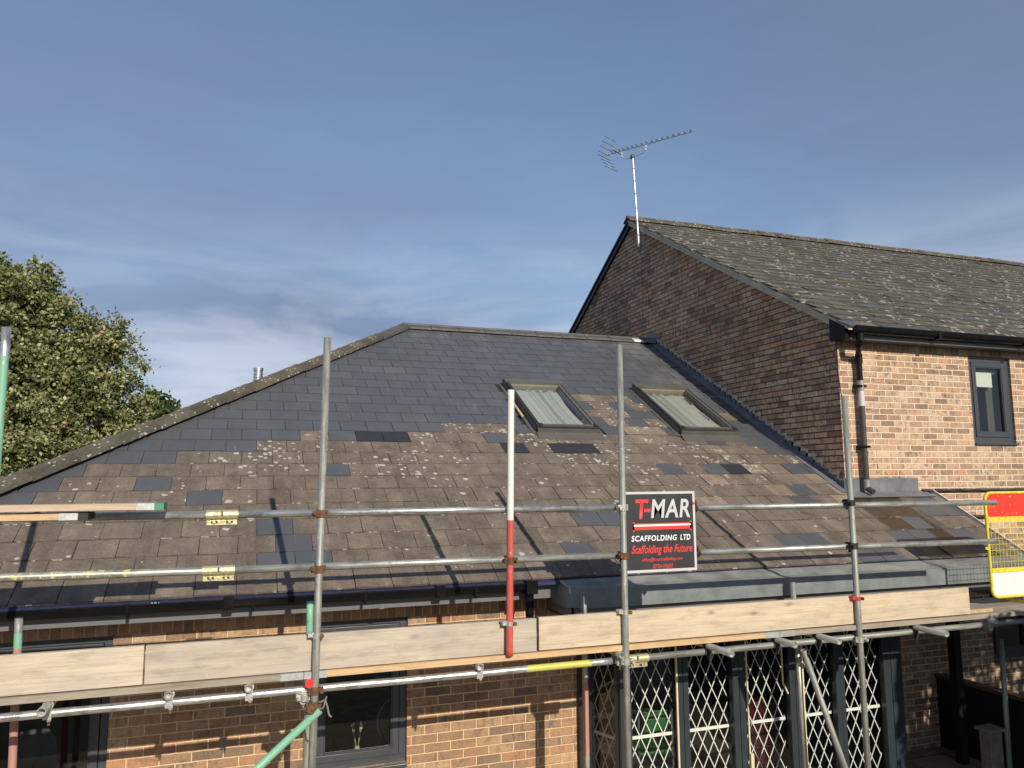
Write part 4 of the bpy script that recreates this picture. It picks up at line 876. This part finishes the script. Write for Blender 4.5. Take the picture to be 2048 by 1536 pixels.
# couplers
CM = [M['rust'], M['zinc'], M['red_steel'], M['black_steel'], M['gold']]
def coupler(p, ax1, q, ax2, m=0, sx=1):
    """clamp round the tube through p along ax1 and the tube through q along ax2, bolted together"""
    b = MB(); p = Vector(p); q = Vector(q); a1 = Vector(ax1); a2 = Vector(ax2); h = .024
    b.tube(p-a1*h, p+a1*h, TR+.006, m, 20); b.tube(q-a2*h, q+a2*h, TR+.006, m, 20)
    side = a1.cross((q-p)).normalized()*sx if (q-p).length > .001 else Vector((1, 0, 0))
    side = Vector((1, 0, 0))*sx if abs(a1.z) > .8 else Vector((0, 0, 1))
    o_ = p+side*(TR+.014)-Vector((0, .012, 0)); b.tube(o_-Vector((0, .028, 0)), o_+Vector((0, .035, 0)), .007, m, 8); b.tube(o_-Vector((0, .036, 0)), o_-Vector((0, .018, 0)), .0125, m, 6)
    b.box(o_.x-.014, o_.x+.014, o_.y-.012, o_.y+.02, o_.z-.019, o_.z+.019, m)
    o2 = p-side*(TR+.010); b.tube(o2-a1*.022, o2+a1*.022, .009, m, 8)
    o3 = q+Vector((side.x*.0, 0, 0)); up = Vector((0, 0, 1)) if abs(a2.z) < .8 else Vector((1, 0, 0))
    o3 = q-up*(TR+.012); b.tube(o3-up*.02, o3+up*.012, .0075, m, 8); b.tube(o3-up*.012, o3, .012, m, 6)
    for sg in (-1, 1): b.box(p.x-TR-.012 if sx > 0 else p.x+TR-.004, p.x-TR+.004 if sx > 0 else p.x+TR+.012, p.y-.016, p.y+.016, p.z+sg*.016-.005, p.z+sg*.016+.005, m)
    return b.build('coupler', CM, sc, weld=False)
def on(std, z): a_, c_ = std; t_ = (a_.z-z)/(a_.z-c_.z); return a_.lerp(c_, t_)
Xv, Zv, Yv = (1, 0, 0), (0, 0, 1), (0, 1, 0)
for i, mats_ in ((1, (0, 0, 0)), (2, (1, 0, 1)), (3, (3, 3, 1))):
    for zz, mi in zip((-.206, -.56, -1.311), mats_):
        p = on(stds[i], CH+zz); coupler(p, Zv, (p.x+.0, YRL, CH+zz), Xv, mi, -1 if zz > -1 else 1)
for x, z, mi in ((3.335, -.222, 0), (3.345, -.565, 0), (3.30, -.222, 0)): coupler((x, YRL, CH+z), Xv, (x+.0, YRL-.0, CH+z+.0), Xv, mi)
pole = (aY(1022, 780, 5.19), aY(1019, 1312, 5.19)); coupler(on(pole, CH-.556), Zv, (on(pole, CH).x, YRL, CH-.556), Xv, 0, 1)
def toe_clip(p, m):
    b = MB(); p = Vector(p); b.tube(p-Vector((0, 0, .014)), p+Vector((0, 0, .014)), TR+.005, m, 20)
    b.box(p.x-.055, p.x-.02, p.y-.012, p.y+.03, p.z-.008, p.z+.02, m); b.tube((p.x-.06, p.y+.02, p.z+.014), (p.x-.03, p.y-.01, p.z+.02), .008, m, 8)
    b.tube((p.x+.03, p.y-.03, p.z), (p.x+.03, p.y+.02, p.z), .008, 0 if m != 2 else 3, 8); b.tube((p.x+.03, p.y-.036, p.z), (p.x+.03, p.y-.02, p.z), .014, 0 if m != 2 else 3, 6); return b.build('board_clip', CM, sc, weld=False)
toe_clip(on(stds[1], CH-.975+.0), 1); toe_clip(on(stds[2], CH-.965), 1); toe_clip(on(stds[3], CH-.985), 2); toe_clip(on(pole, CH-.985), 1)
# putlog clips under the transoms
for i, (x, y) in enumerate(tr[:-1]):
    if i == 3: continue
    b = MB(); mi = (1, 1, 1, 1, 1, 1, 3, 3, 3, 3, 1)[i]
    b.tube((x+.004, YRL-.022, CH-1.262), (x+.004, YRL+.022, CH-1.262), TR+.005, mi, 18); b.box(x-.018, x+.026, YRL-.03, YRL-.02, CH-1.34, CH-1.262, mi); b.tube((x+.012, YRL-.015, CH-1.375), (x+.012, YRL-.015, CH-1.33), .0075, 0 if mi == 1 else 3, 8); b.tube((x+.012, YRL-.015, CH-1.352), (x+.012, YRL-.015, CH-1.34), .013, mi, 6)
    b.build('putlog_clip', CM, sc, weld=False)
# swivel clamps at the foot of the second upright
p = on(stds[1], CH-1.40); coupler(p, Zv, p+Vector((-.02, -.03, -.01)), Vector((-.6, 0, -.8)).normalized(), 0, -1); p = on(stds[1], CH-1.37); coupler(p+Vector((-.06, .03, .02)), Zv, p+Vector((-.06, .05, .0)), Yv, 1, -1)
b = MB(); p = on(stds[1], CH-1.39); b.path([p+Vector((.03, -.03, .01)), p+Vector((.06, -.05, .03)), p+Vector((.075, -.05, -.01)), p+Vector((.085, -.06, -.06)), p+Vector((.10, -.06, -.075))], .006, 0, 6); b.path([p+Vector((.02, -.03, -.03)), p+Vector((.05, -.05, -.02)), p+Vector((.07, -.05, .05))], .005, 0, 6); b.build('tie_strap', [M['grey_timber']], sc, weld=False)
# sleeve couplers
def sleeve(x, z, m=4):
    b = MB(); b.tube((x-.095, YRL, CH+z), (x+.095, YRL, CH+z), TR+.007, m, 22)
    b.box(x-.09, x+.09, YRL-.006, YRL+.006, CH+z-.062, CH+z-.026, m)
    for q in (-.045, .045): b.tube((x+q, YRL-.02, CH+z-.044), (x+q, YRL+.02, CH+z-.044), .009, m, 6); b.box(x+q-.02, x+q+.02, YRL-.011, YRL-.006, CH+z-.05, CH+z-.038, 3)
    b.box(x-.005, x+.005, YRL-TR-.011, YRL-TR-.005, CH+z-.005, CH+z+.022, 3); return b.build('sleeve_coupler', CM, sc, weld=False)
sleeve(-.100, -.203); sleeve(-.108, -.547); sleeve(2.80, -1.310)
# toe boards
def board(b, x0, x1, y0, y1, z0, z1, m=0): b.box(x0, x1, y0, y1, z0, z1, m)
b = MB(); board(b, -2.6, -.508, 5.228, 5.266, CH-1.193, CH-.968); b.build('toe_board', [M['wood_pale']], sc, bevel=.003, label='pale stained toe board')
b = MB(); board(b, -.500, 2.010, 5.230, 5.268, CH-1.194, CH-.970); b.build('toe_board', [M['wood_grey']], sc, bevel=.003, label='greyish toe board')
b = MB(); board(b, 2.026, 6.085, 5.224, 5.262, CH-1.190, CH-.965); b.build('toe_board', [M['wood_new']], sc, bevel=.003, label='cleaner yellowish toe board')
# deck boards: three rows, each board a thing
rowsY = [5.205, 5.435, 5.665]
segs = [[(-3.3, .42), (.424, 4.05), (4.054, 8.6)], [(-3.0, .9), (.904, 4.8), (4.804, 8.6)], [(-3.2, .1), (.104, 4.0), (4.004, 8.6)]]
rown = ['outer', 'middle', 'inner']; segn = ['left', 'middle', 'right']
for j, (yy, sg) in enumerate(zip(rowsY, segs)):
    for i, (x0, x1) in enumerate(sg):
        t0 = thing('deck_board', (x0, yy, CH-1.237), f'{segn[i]} board in the {rown[j]} row of the scaffold deck' if j else ('weathered outer deck board at the left, under the pale stained toe board', 'tan-edged outer deck board below the middle toe boards, metal band at each end', 'weathered outer deck board at the right, bare beyond the toe board')[i], 'scaffold board', 'boards of the scaffold deck')
        b = MB(); board(b, x0+.002, x1-.002, yy, yy+.222, CH-1.237, CH-1.199); b.build('plank', [M['wood_tan'] if (j == 0 and i == 1) else M['wood_weather']], t0, bevel=.002)
        b = MB()
        for xa, xb in ((x0, x0+.14), (x1-.14, x1)):
            b = MB(); b.box(xa, xb, yy-.0015, yy+.2235, CH-1.2385, CH-1.1975, 0); b.build('end_band', [M['band']], t0)
for k in range(5):  # extra planks, mostly hidden, added to widen the deck's shadow on the house
    y_ = 5.90+.23*k; t0 = thing('deck_board', (7.5, y_, CH-1.237), ('first', 'second', 'third', 'fourth', 'fifth')[k]+' plank added behind the barrier to shade the wall, counting towards the house', 'scaffold board', 'boards of the scaffold deck')
    b = MB(); board(b, 7.55, 10.4, y_, y_+.222, CH-1.237, CH-1.199); b.build('plank', [M['wood_weather']], t0, bevel=.002)
# loose boards laid across the guard rail on the left
def loose(x0, x1, y0, z0, label, m, cap):
    t0 = thing('scaffold_board', (x0, y0, z0), label, 'scaffold board', 'loose boards stacked by the guard rail')
    b = MB(); b.box(x0, x1, y0, y0+.222, z0, z0+.036, 0); b.build('plank', [m], t0, bevel=.002)
    b = MB(); b.box(x1-.135, x1-.05, y0-.0015, y0+.2235, z0-.0015, z0+.0375, 0); b.box(x1-.05, x1+.0015, y0-.002, y0+.224, z0-.002, z0+.038, 1); b.box(x1-.145, x1-.135, y0-.0012, y0+.2232, z0-.0012, z0+.0372, 0)
    b.build('end_band', [M['band'], cap], t0); return t0
zu = aY(150, 1022, 4.98).z
xr_ = aY(327, 1015, 4.98).x; xr2 = aY(175, 1033, 4.98).x
loose(-3.4, xr_, 4.98, zu, 'upper loose board with green painted end, laid by the top guard rail', wood('loose pinkish board', (.40, .29, .20), (.55, .43, .31), .2), M['band_green'])
loose(-3.2, xr2, 4.985, zu-.050, 'lower loose board with dark end, stacked beneath the longer one', M['wood_tan'], M['black_steel'])
b = MB(); b.box(-2.2, -1.5, 4.985, 5.2, zu-.014, zu, 0); tag(b.build('packer', [M['brown_timber']]), 'thin timber packer squeezed between the two loose boards', 'packer')
tube_part('transom', (-2.6, 4.7, zu-.076), (-2.6, 6.0, zu-.076), 0); tube_part('transom', (-1.9, 4.9, zu-.0755), (-1.9, 5.6, zu-.0755), 0)
b = MB(); b.box(6.05, 6.40, 5.26, 5.30, CH-1.1975, CH-1.165, 0); tag(b.build('timber_offcut', [M['timber_raw']], bevel=.004), 'short yellow timber offcut lying on the deck past the toe board', 'timber')

# ------------------------------------------------------------------ company sign
tl = aY(1249, 984, 5.214); trr = aY(1388, 983, 5.214); bl_ = aY(1256, 1147, 5.214)
sx0, sx1, sz1, sz0 = tl.x, trr.x+.003, tl.z, bl_.z
sgn = thing('sign_board', (sx0, 5.21, sz0), 'black and grey scaffolding company sign hung on the guard rails', 'sign'); sw, shh = sx1-sx0, sz1-sz0; ysg = 5.214
b = MB(); b.box(sx0, sx1, ysg, ysg+.004, sz0, sz1, 0); b.build('panel', [M['sign_grey']], sgn)
b = MB(); b.box(sx0+.006, sx1-.020, ysg-.0012, ysg+.001, sz0+.02, sz1-.018, 0); b.build('print_area', [M['sign_back']], sgn)
def L(body, u0, u1, v0, v1, m, **kw): text_mesh('lettering', body, 1, M[m], sgn, (sx0+u0*sw, ysg-.002, sz1-v1*shh), width=(u1-u0)*sw, height=(v1-v0)*shh, **kw)
L('T', .145, .33, .095, .34, 'sign_red', shear=.12, bold=.02); L('MAR', .36, .925, .095, .33, 'sign_grey', shear=.15, bold=.02, spacing=1.08)
L('SCAFFOLDING', .078, .72, .545, .615, 'sign_white', shear=.15, bold=.02, spacing=1.15); L('LTD', .77, .915, .545, .615, 'sign_white', shear=.15, bold=.02, spacing=1.15)
L('Scaffolding the Future', .075, .94, .665, .795, 'sign_red', shear=.3, bold=.014); L('office@tmarscaffolding.com', .22, .79, .82, .875, 'sign_red', shear=.3, bold=.006); L('07704 076032', .37, .65, .905, .955, 'sign_red', shear=.3, bold=.006)
b = MB()
def sq(u0, u1, v0, v1, m, k=.0022): b.face([(sx0+u0*sw, ysg-k, sz1-v1*shh), (sx0+u1*sw, ysg-k, sz1-v1*shh), (sx0+u1*sw, ysg-k, sz1-v0*shh), (sx0+u0*sw, ysg-k, sz1-v0*shh)], m)
sq(.265, .355, .215, .255, 0); sq(.10, .94, .395, .475, 0); sq(.10, .125, .375, .495, 0); sq(.915, .94, .375, .495, 0); sq(.115, .925, .41, .432, 1, .003)
b.build('emblem', [M['sign_red'], M['sign_white']], sgn, weld=False)

# ------------------------------------------------------------------ yellow barrier
bx0, by = 6.70, 5.5; bz0, bz1 = aY(1985, 1195, by).z, aY(1970, 986, by).z; bx1 = bx0+1.1
br = thing('barrier', (bx0, by, bz0), 'yellow framed barrier with red and white panels and wire mesh standing on the deck', 'barrier')
def yz(y): return aY(1978, y, by).z
z_r0, z_m1, z_m0, z_w1 = yz(1034), yz(1043), yz(1137), yz(1145)
b = MB(); rr = .07; pts = []
def arc(cx, cz, a0, a1, n=6): return [(cx+rr*math.cos(a0+(a1-a0)*k/n), by, cz+rr*math.sin(a0+(a1-a0)*k/n)) for k in range(n+1)]
pts = arc(bx0+rr, bz1-rr, math.pi, math.pi/2)+arc(bx1-rr, bz1-rr, math.pi/2, 0)+arc(bx1-rr, bz0+rr, 0, -math.pi/2)+arc(bx0+rr, bz0+rr, -math.pi/2, -math.pi); pts.append(pts[0]); b.path(pts, .014, 0, 12)
b.box(bx0+.012, bx1-.012, by-.012, by+.012, z_r0-.045, z_r0, 0); b.box(bx0+.012, bx1-.012, by-.012, by+.012, z_m0-.04, z_m0-.0, 0); b.box(bx0-.045, bx0, by-.006, by+.006, yz(1099), yz(1094), 0)
b.build('frame', [M['yellow_paint']], br, weld=False)
def scuffed(name, c, c2):
    m, t, p, o = mat(name); pos = obv(t); f = ramp(t, noise(t, mapping(t, pos, (1, 1, 1.6)), 18, 5, .75), [(.60, g(0)), (.63, g(1))]); t.links.new(mix(t, f, c, c2), p.inputs['Base Color']); p.inputs['Roughness'].default_value = .45; return m
def rpanel(name, z0, z1, m, rad_top, rad_bot):
    b = MB(); pts = []; r_ = .06; x0, x1 = bx0+.012, bx1-.012
    def ar(cx, cz, a0): return [(cx+r_*math.cos(a0-math.pi/2*k/5), cz+r_*math.sin(a0-math.pi/2*k/5)) for k in range(6)]
    P_ = (ar(x0+r_, z1-r_, math.pi) if rad_top else [(x0, z1)])+(ar(x1-r_, z1-r_, math.pi/2) if rad_top else [(x1, z1)])+(ar(x1-r_, z0+r_, 0) if rad_bot else [(x1, z0)])+(ar(x0+r_, z0+r_, -math.pi/2) if rad_bot else [(x0, z0)])
    b.face([(x, by-.003, z) for x, z in P_][::-1], 0); b.face([(x, by+.003, z) for x, z in P_], 0); b.build(name, [m], br, weld=False)
rpanel('red_panel', z_r0, bz1-.012, scuffed('scuffed red panel', (.68, .045, .03, 1), (.75, .45, .08, 1)), True, False); rpanel('white_panel', bz0+.012, z_m0-.04, scuffed('scuffed white panel', (.80, .79, .72, 1), (.45, .42, .36, 1)), False, True)
b = MB(); nx, nz = 24, 8
for i in range(1, nx): x = bx0+(bx1-bx0)*i/nx; b.tube((x, by, z_m0), (x+.003, by, z_r0-.03), .0022, 0, 6, cap=False)
for i in range(1, nz): z = z_m0+(z_r0-.04-z_m0)*i/nz; b.tube((bx0+.01, by+.004, z), (bx1-.01, by+.004, z), .0022, 0, 6, cap=False)
b.build('wire_mesh', [M['yellow_paint']], br, weld=False)
b = MB()
for x in (bx0+.42, bx1-.12): b = MB(); b.box(x-.02, x+.02, by-.03, by+.22, CH-1.1985, CH-1.178, 0); b.box(x-.015, x+.015, by-.01, by+.01, CH-1.178, bz0+.01, 0); b.build('foot', [M['yellow_paint']], br)

# ------------------------------------------------------------------ yard to the right
b = MB(); fx = 7.98; zf = CH-2.35
ft = thing('low_screen', (fx, 6, 0), 'low black timber screen with brown capping below the house window', 'fence')
b.box(fx, fx+.05, 3.2, HY-.01, 0.0, zf-.03, 0); b.build('panel', [M['dark_timber']], ft); b = MB(); b.box(fx-.03, fx+.10, 3.2, HY-.01, zf-.03, zf+.012, 0); b.build('capping', [M['brown_timber']], ft, bevel=.004)
b = MB(); b.box(7.70, 7.80, 6.85, 6.95, 0, CH-1.0, 0); tag(b.build('timber_post', [M['dark_timber']], bevel=.006), 'tall dark timber post holding up the porch corner', 'post')
bp = thing('short_post', (7.08, 5.95, 0), 'short square post with a flat cap beside the bottom of the scaffold', 'post')
b = MB(); b.box(7.0, 7.16, 5.9, 6.02, 0, CH-2.48, 0); b.build('shaft', [M['grey_timber']], bp, bevel=.004); b = MB(); b.box(6.97, 7.19, 5.87, 6.05, CH-2.48, CH-2.455, 0); b.build('cap', [M['grey_timber']], bp, bevel=.003)

hd = thing('shade_hedge', (9.6, 1.4, 0), 'tall clipped evergreen hedge added out of view to shade the porch corner', 'shade_hedge')  # blocker added outside the view so that the porch corner falls in shade
b = MB(); b.box(6.9, 13.8, 1.30, 1.50, 0, 3.2, 0); b.build('trunk', [M['bark']], hd)
n = 30000; P_ = np.stack([rng.uniform(6.6, 14, n), rng.choice([.95, 1.85], n)+rng.normal(0, .06, n), rng.uniform(0, 3.6, n)], 1); P_[::5, 1] = rng.uniform(.95, 1.85, len(P_[::5])); P_[::5, 2] = 3.6+rng.normal(0, .05, len(P_[::5]))
P_[:, 2] *= np.where(P_[:, 0] > 8.35, 1.16, 1.0)
nn = rng.normal(size=(n, 3)); nn /= np.linalg.norm(nn, axis=1)[:, None]; a_ = np.cross(nn, rng.normal(size=(n, 3))); a_ /= np.linalg.norm(a_, axis=1)[:, None]; c_ = np.cross(nn, a_); a_ *= .06; c_ *= .04
b = MB()
for q in range(n): b.face([P_[q]-a_[q]-np.array([0, 0, 0]), P_[q]-c_[q], P_[q]+a_[q], P_[q]+c_[q]], 0, uv=[(0, 0)]*4, rnd=random.random())
b.build('foliage', [M['leaf2']], hd, weld=False)

# ------------------------------------------------------------------ things seen through the glass
qc = aY(80, 1500, 7.5); CX = qc.x
oc = thing('office_chair', (CX, 7.55, .02), 'pale curved-back office chair inside the left window', 'chair'); zc0 = qc.z-.15
b = MB(); P = []; nx, nz = 12, 10
for j in range(nz+1):
    t_ = j/nz; w_ = .15*(1-.25*abs(2*t_-1)**2.2)*(1 if t_ < .9 else .8); P.append([Vector((CX+w_*(2*i/nx-1)-.05*t_, 7.50+.05*(2*i/nx-1)**2*-1+.06*t_, zc0+.0+.30*t_)) for i in range(nx+1)])
for j in range(nz):
    for i in range(nx): b.face([P[j][i], P[j][i+1], P[j+1][i+1], P[j+1][i]], 0, smooth=True)
o = b.build('backrest', [M['chair_dark']], oc); sm = o.modifiers.new('thick', 'SOLIDIFY'); sm.thickness = .02
b = MB(); b.tube((CX, 7.3, zc0-.30), (CX, 7.3, zc0-.22), .24, 0, 28); b.build('seat', [M['chair_dark']], oc, bevel=.02)
b = MB()
for sx in (-1, 1): b = MB(); b.path([(CX+sx*.25, 7.5, zc0-.02), (CX+sx*.29, 7.35, zc0-.03), (CX+sx*.28, 7.15, zc0-.06), (CX+sx*.26, 7.1, zc0-.24)], .018, 0, 10); b.build('armrest', [M['chair_white']], oc)
b = MB(); b.tube((CX, 7.3, .1), (CX, 7.3, zc0-.3), .03, 0, 12)
for k in range(5): a_ = k*2*math.pi/5; b.tube((CX, 7.3, .12), (CX+.28*math.cos(a_), 7.3+.28*math.sin(a_), .06), .02, 0, 8)
b.build('base', [M['chair_white']], oc)
dk = thing('desk', (-1.0, 7.0, .02), 'white desk top inside the left window at the bottom edge', 'desk')
b = MB(); b.box(-1.3, -.3, 6.95, 7.15, .70, .73, 0); b.build('desktop', [M['chair_white']], dk, bevel=.004)
for x, y in ((-1.27, 6.98), (-.33, 6.98), (-1.27, 7.12), (-.33, 7.12)): b = MB(); b.box(x-.02, x+.02, y-.02, y+.02, .02, .70, 0); b.build('leg', [M['chair_white']], dk)
mr_ = thing('round_mirror', (1.33, 7.0, .9), 'round dark mirror with a pale rim inside the middle window', 'mirror')
c0 = aY(800, 1440, 7.0); b = MB(); b.tube((c0.x, 7.0, c0.z), (c0.x, 7.012, c0.z), .205, 0, 48); b.build('rim', [M['chair_white']], mr_); b = MB(); b.tube((c0.x, 6.996, c0.z), (c0.x, 7.0, c0.z), .196, 0, 48); b.build('plate', [simple('smoky mirror', (.05, .055, .055), .2)], mr_)
b = MB(); b.box(c0.x-.09, c0.x+.09, 6.99, 7.1, .02, c0.z-.2, 0); b.build('stand', [M['chair_dark']], mr_)
v0 = aY(714, 1497, 6.85)
vs = thing('dried_flowers', (v0.x, 6.85, v0.z), 'small bunch of dried flowers inside the middle window', 'flowers')
b = MB(); fl = MB()
for k in range(7):
    a_ = random.uniform(-1, 1); q = Vector((v0.x+.05*a_, 6.85+random.uniform(-.02, .02), v0.z+random.uniform(.16, .23))); b.tube((v0.x+.008*a_, 6.85, v0.z-.0), q, .0022, 0, 6)
    for w_ in range(3): fl.tube(q+Vector((0, 0, -.012+.008*w_)), q+Vector((0, 0, -.004+.008*w_)), .011-.003*w_, 0, 8)
b.tube((v0.x, 6.85, v0.z-.08), (v0.x, 6.85, v0.z+.02), .02, 0, 12); b.build('stem', [M['stem']], vs); fl.build('flower_head', [M['petal']], vs)
b = MB(); b.box(v0.x-.3, v0.x+.6, 6.80, 6.92, v0.z-.10, v0.z-.08, 0); tag(b.build('shelf', [M['chair_dark']]), 'dark ledge carrying the dried flowers inside the middle window', 'shelf')
gc = thing('green_chair', (3.62, 6.95, .02), 'green plastic chair behind the leftmost lattice door', 'chair'); q = aY(1310, 1440, 6.95)
b = MB(); b.box(q.x-.13, q.x+.13, 6.93, 6.95, q.z-.10, q.z+.02, 0); b.box(q.x-.13, q.x+.13, 6.935, 6.955, q.z+.035, q.z+.09, 0); b.build('backrest', [M['green_plastic']], gc, bevel=.008)
b = MB(); b.box(q.x-.2, q.x+.2, 6.95, 7.35, q.z-.32, q.z-.29, 0); b.build('seat', [M['green_plastic']], gc, bevel=.008)
for sx in (-1, 1):
    for yy in (6.95, 7.33): b = MB(); b.tube((q.x+sx*.19, yy, .02), (q.x+sx*.18, yy, q.z+.11 if yy < 7 else q.z-.3), .012, 0, 10); b.build('leg', [M['chair_dark']], gc)
q = aY(1528, 1480, 7.0); b = MB()
for k in range(4): b.box(q.x-.16, q.x+.16, 7.0, 7.22, .02+k*.22+.0, .02+k*.22+.215, 0); b.box(q.x-.172, q.x+.172, 6.985, 7.235, .02+k*.22+.185, .02+k*.22+.212, 0)
tag(b.build('storage_crate', [M['red_plastic']], bevel=.006), 'stack of red plastic crates moulded as one tower behind the middle lattice door', 'crate tower')

# ------------------------------------------------------------------ trees
def tree(name, label, base, lobes, nleaf, lsize, matl, trunk_r, group='trees behind the roof'):
    t0 = thing(name, base, label, 'tree', group); bx_, by_, bz_ = base
    b = MB(); top = Vector((bx_, by_, max(l[2] for l in lobes)*.55)); b.tube(base, (bx_+.1, by_, top.z*.5), trunk_r, 0, 14); b.tube((bx_+.1, by_, top.z*.5), top, trunk_r*.75, 0, 14)
    for l in lobes[::2]:
        st = Vector((bx_+.1, by_, top.z*random.uniform(.45, .95))); en = Vector(l[:3]); md = st.lerp(en, .5)+Vector((random.uniform(-.3, .3), random.uniform(-.3, .3), .4)); b.tube(st, md, trunk_r*.4, 0, 8); b.tube(md, en, trunk_r*.22, 0, 8)
        for k in range(5): e2 = en+Vector([random.uniform(-1, 1)*l[3]*.8 for _ in range(3)]); b.tube(en, e2, .02, 0, 5)
    b.build('trunk', [M['bark']], t0, weld=False)
    subl = []
    for lx, ly, lz, lr, lh in lobes:
        for q in range(15):
            u_ = rng.normal(size=3); u_ /= np.linalg.norm(u_); f_ = rng.uniform(.62, .98); r_ = lr*rng.uniform(.26, .42); subl.append((lx+u_[0]*lr*f_, ly+u_[1]*lr*f_, lz+u_[2]*lh*f_, r_, r_*.8))
        subl.append((lx, ly, lz, lr*.72, lh*.7))
    L_ = np.array(subl); vol = L_[:, 3]**2*L_[:, 4]; pr = vol/vol.sum()
    # twig clumps: leaves gathered round many clump centres near each lobe's skin
    nc = nleaf//26; ltone = rng.normal(0, .10, len(L_)); li = rng.choice(len(L_), nc, p=pr); u = rng.normal(size=(nc, 3)); u /= np.linalg.norm(u, axis=1)[:, None]; rad = rng.uniform(.30, 1.0, nc)**.38
    cc = L_[li, :3]+u*rad[:, None]*np.stack([L_[li, 3], L_[li, 3], L_[li, 4]], 1)
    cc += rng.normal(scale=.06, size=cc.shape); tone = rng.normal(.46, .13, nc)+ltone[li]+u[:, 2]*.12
    ids = np.repeat(np.arange(nc), 26); n = len(ids); cs = rng.uniform(.05, .13, nc)
    pos = cc[ids]+rng.normal(size=(n, 3))*cs[ids][:, None]*np.array([1, 1, .75])
    nn = rng.normal(size=(n, 3))+np.array([0, -.35, .55]); nn /= np.linalg.norm(nn, axis=1)[:, None]
    a_ = np.cross(nn, rng.normal(size=(n, 3))); a_ /= np.linalg.norm(a_, axis=1)[:, None]; c_ = np.cross(nn, a_)
    sz = (lsize*rng.uniform(.55, 1.25, n))[:, None]; a_ *= sz; c_ *= sz*.62; fold = nn*sz*.18
    V = np.stack([pos-a_, pos-c_+fold, pos+a_, pos+c_+fold], 1).reshape(-1, 3)-np.array(base)
    me = bpy.data.meshes.new('crown'); me.vertices.add(len(V)); me.vertices.foreach_set('co', V.ravel().astype(np.float32)); me.loops.add(len(V)); me.loops.foreach_set('vertex_index', np.arange(len(V), dtype=np.int32))
    me.polygons.add(n); me.polygons.foreach_set('loop_start', np.arange(0, 4*n, 4, dtype=np.int32)); me.polygons.foreach_set('loop_total', np.full(n, 4, dtype=np.int32)); me.update(calc_edges=True)
    at = me.attributes.new('rnd', 'FLOAT', 'FACE'); at.data.foreach_set('value', np.clip(tone[ids]+rng.normal(0, .15, n), 0, 1).astype(np.float32)); me.materials.append(matl)
    o = bpy.data.objects.new('crown', me); COL.objects.link(o); o.parent = t0
    return t0
def lobe(x, y, Y, rpx, k=.9): p = aY(x, y, Y); r_ = rpx*Y/ FPX*.90; return (p.x, p.y, p.z, r_, r_*k)
big = [lobe(-30, 640, 19, 120), lobe(60, 610, 19.4, 92), lobe(20, 590, 18.6, 70), lobe(115, 680, 19, 95), lobe(205, 705, 19.4, 62), lobe(170, 770, 18.8, 92), lobe(235, 790, 19.2, 62), lobe(60, 760, 18.4, 110), lobe(-50, 800, 18.8, 150), lobe(90, 860, 18.3, 100), lobe(180, 880, 18.8, 90), lobe(270, 850, 19.2, 50), lobe(0, 900, 18.3, 110), lobe(-120, 700, 19, 150), lobe(100, 960, 18.4, 120), lobe(-60, 560, 19.3, 60), lobe(-160, 860, 19, 160), lobe(130, 625, 19.1, 42), lobe(240, 668, 19.3, 30), lobe(85, 560, 19.1, 40), lobe(0, 545, 19.1, 42), lobe(262, 735, 19.2, 32)]
p = aY(0, 1000, 19)
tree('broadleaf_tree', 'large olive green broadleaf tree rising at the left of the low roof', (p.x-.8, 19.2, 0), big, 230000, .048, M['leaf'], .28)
sml = [lobe(312, 835, 26, 48), lobe(285, 862, 26, 50), lobe(345, 842, 26.3, 34), lobe(250, 880, 26, 55), lobe(296, 806, 26, 26), lobe(334, 812, 26.2, 24)]
p = aY(300, 900, 26)
tree('broadleaf_tree', 'small rounded tree top showing just above the hip tiles, right of the large one', (p.x, 26, 0), sml, 16000, .075, M['leaf2'], .15)
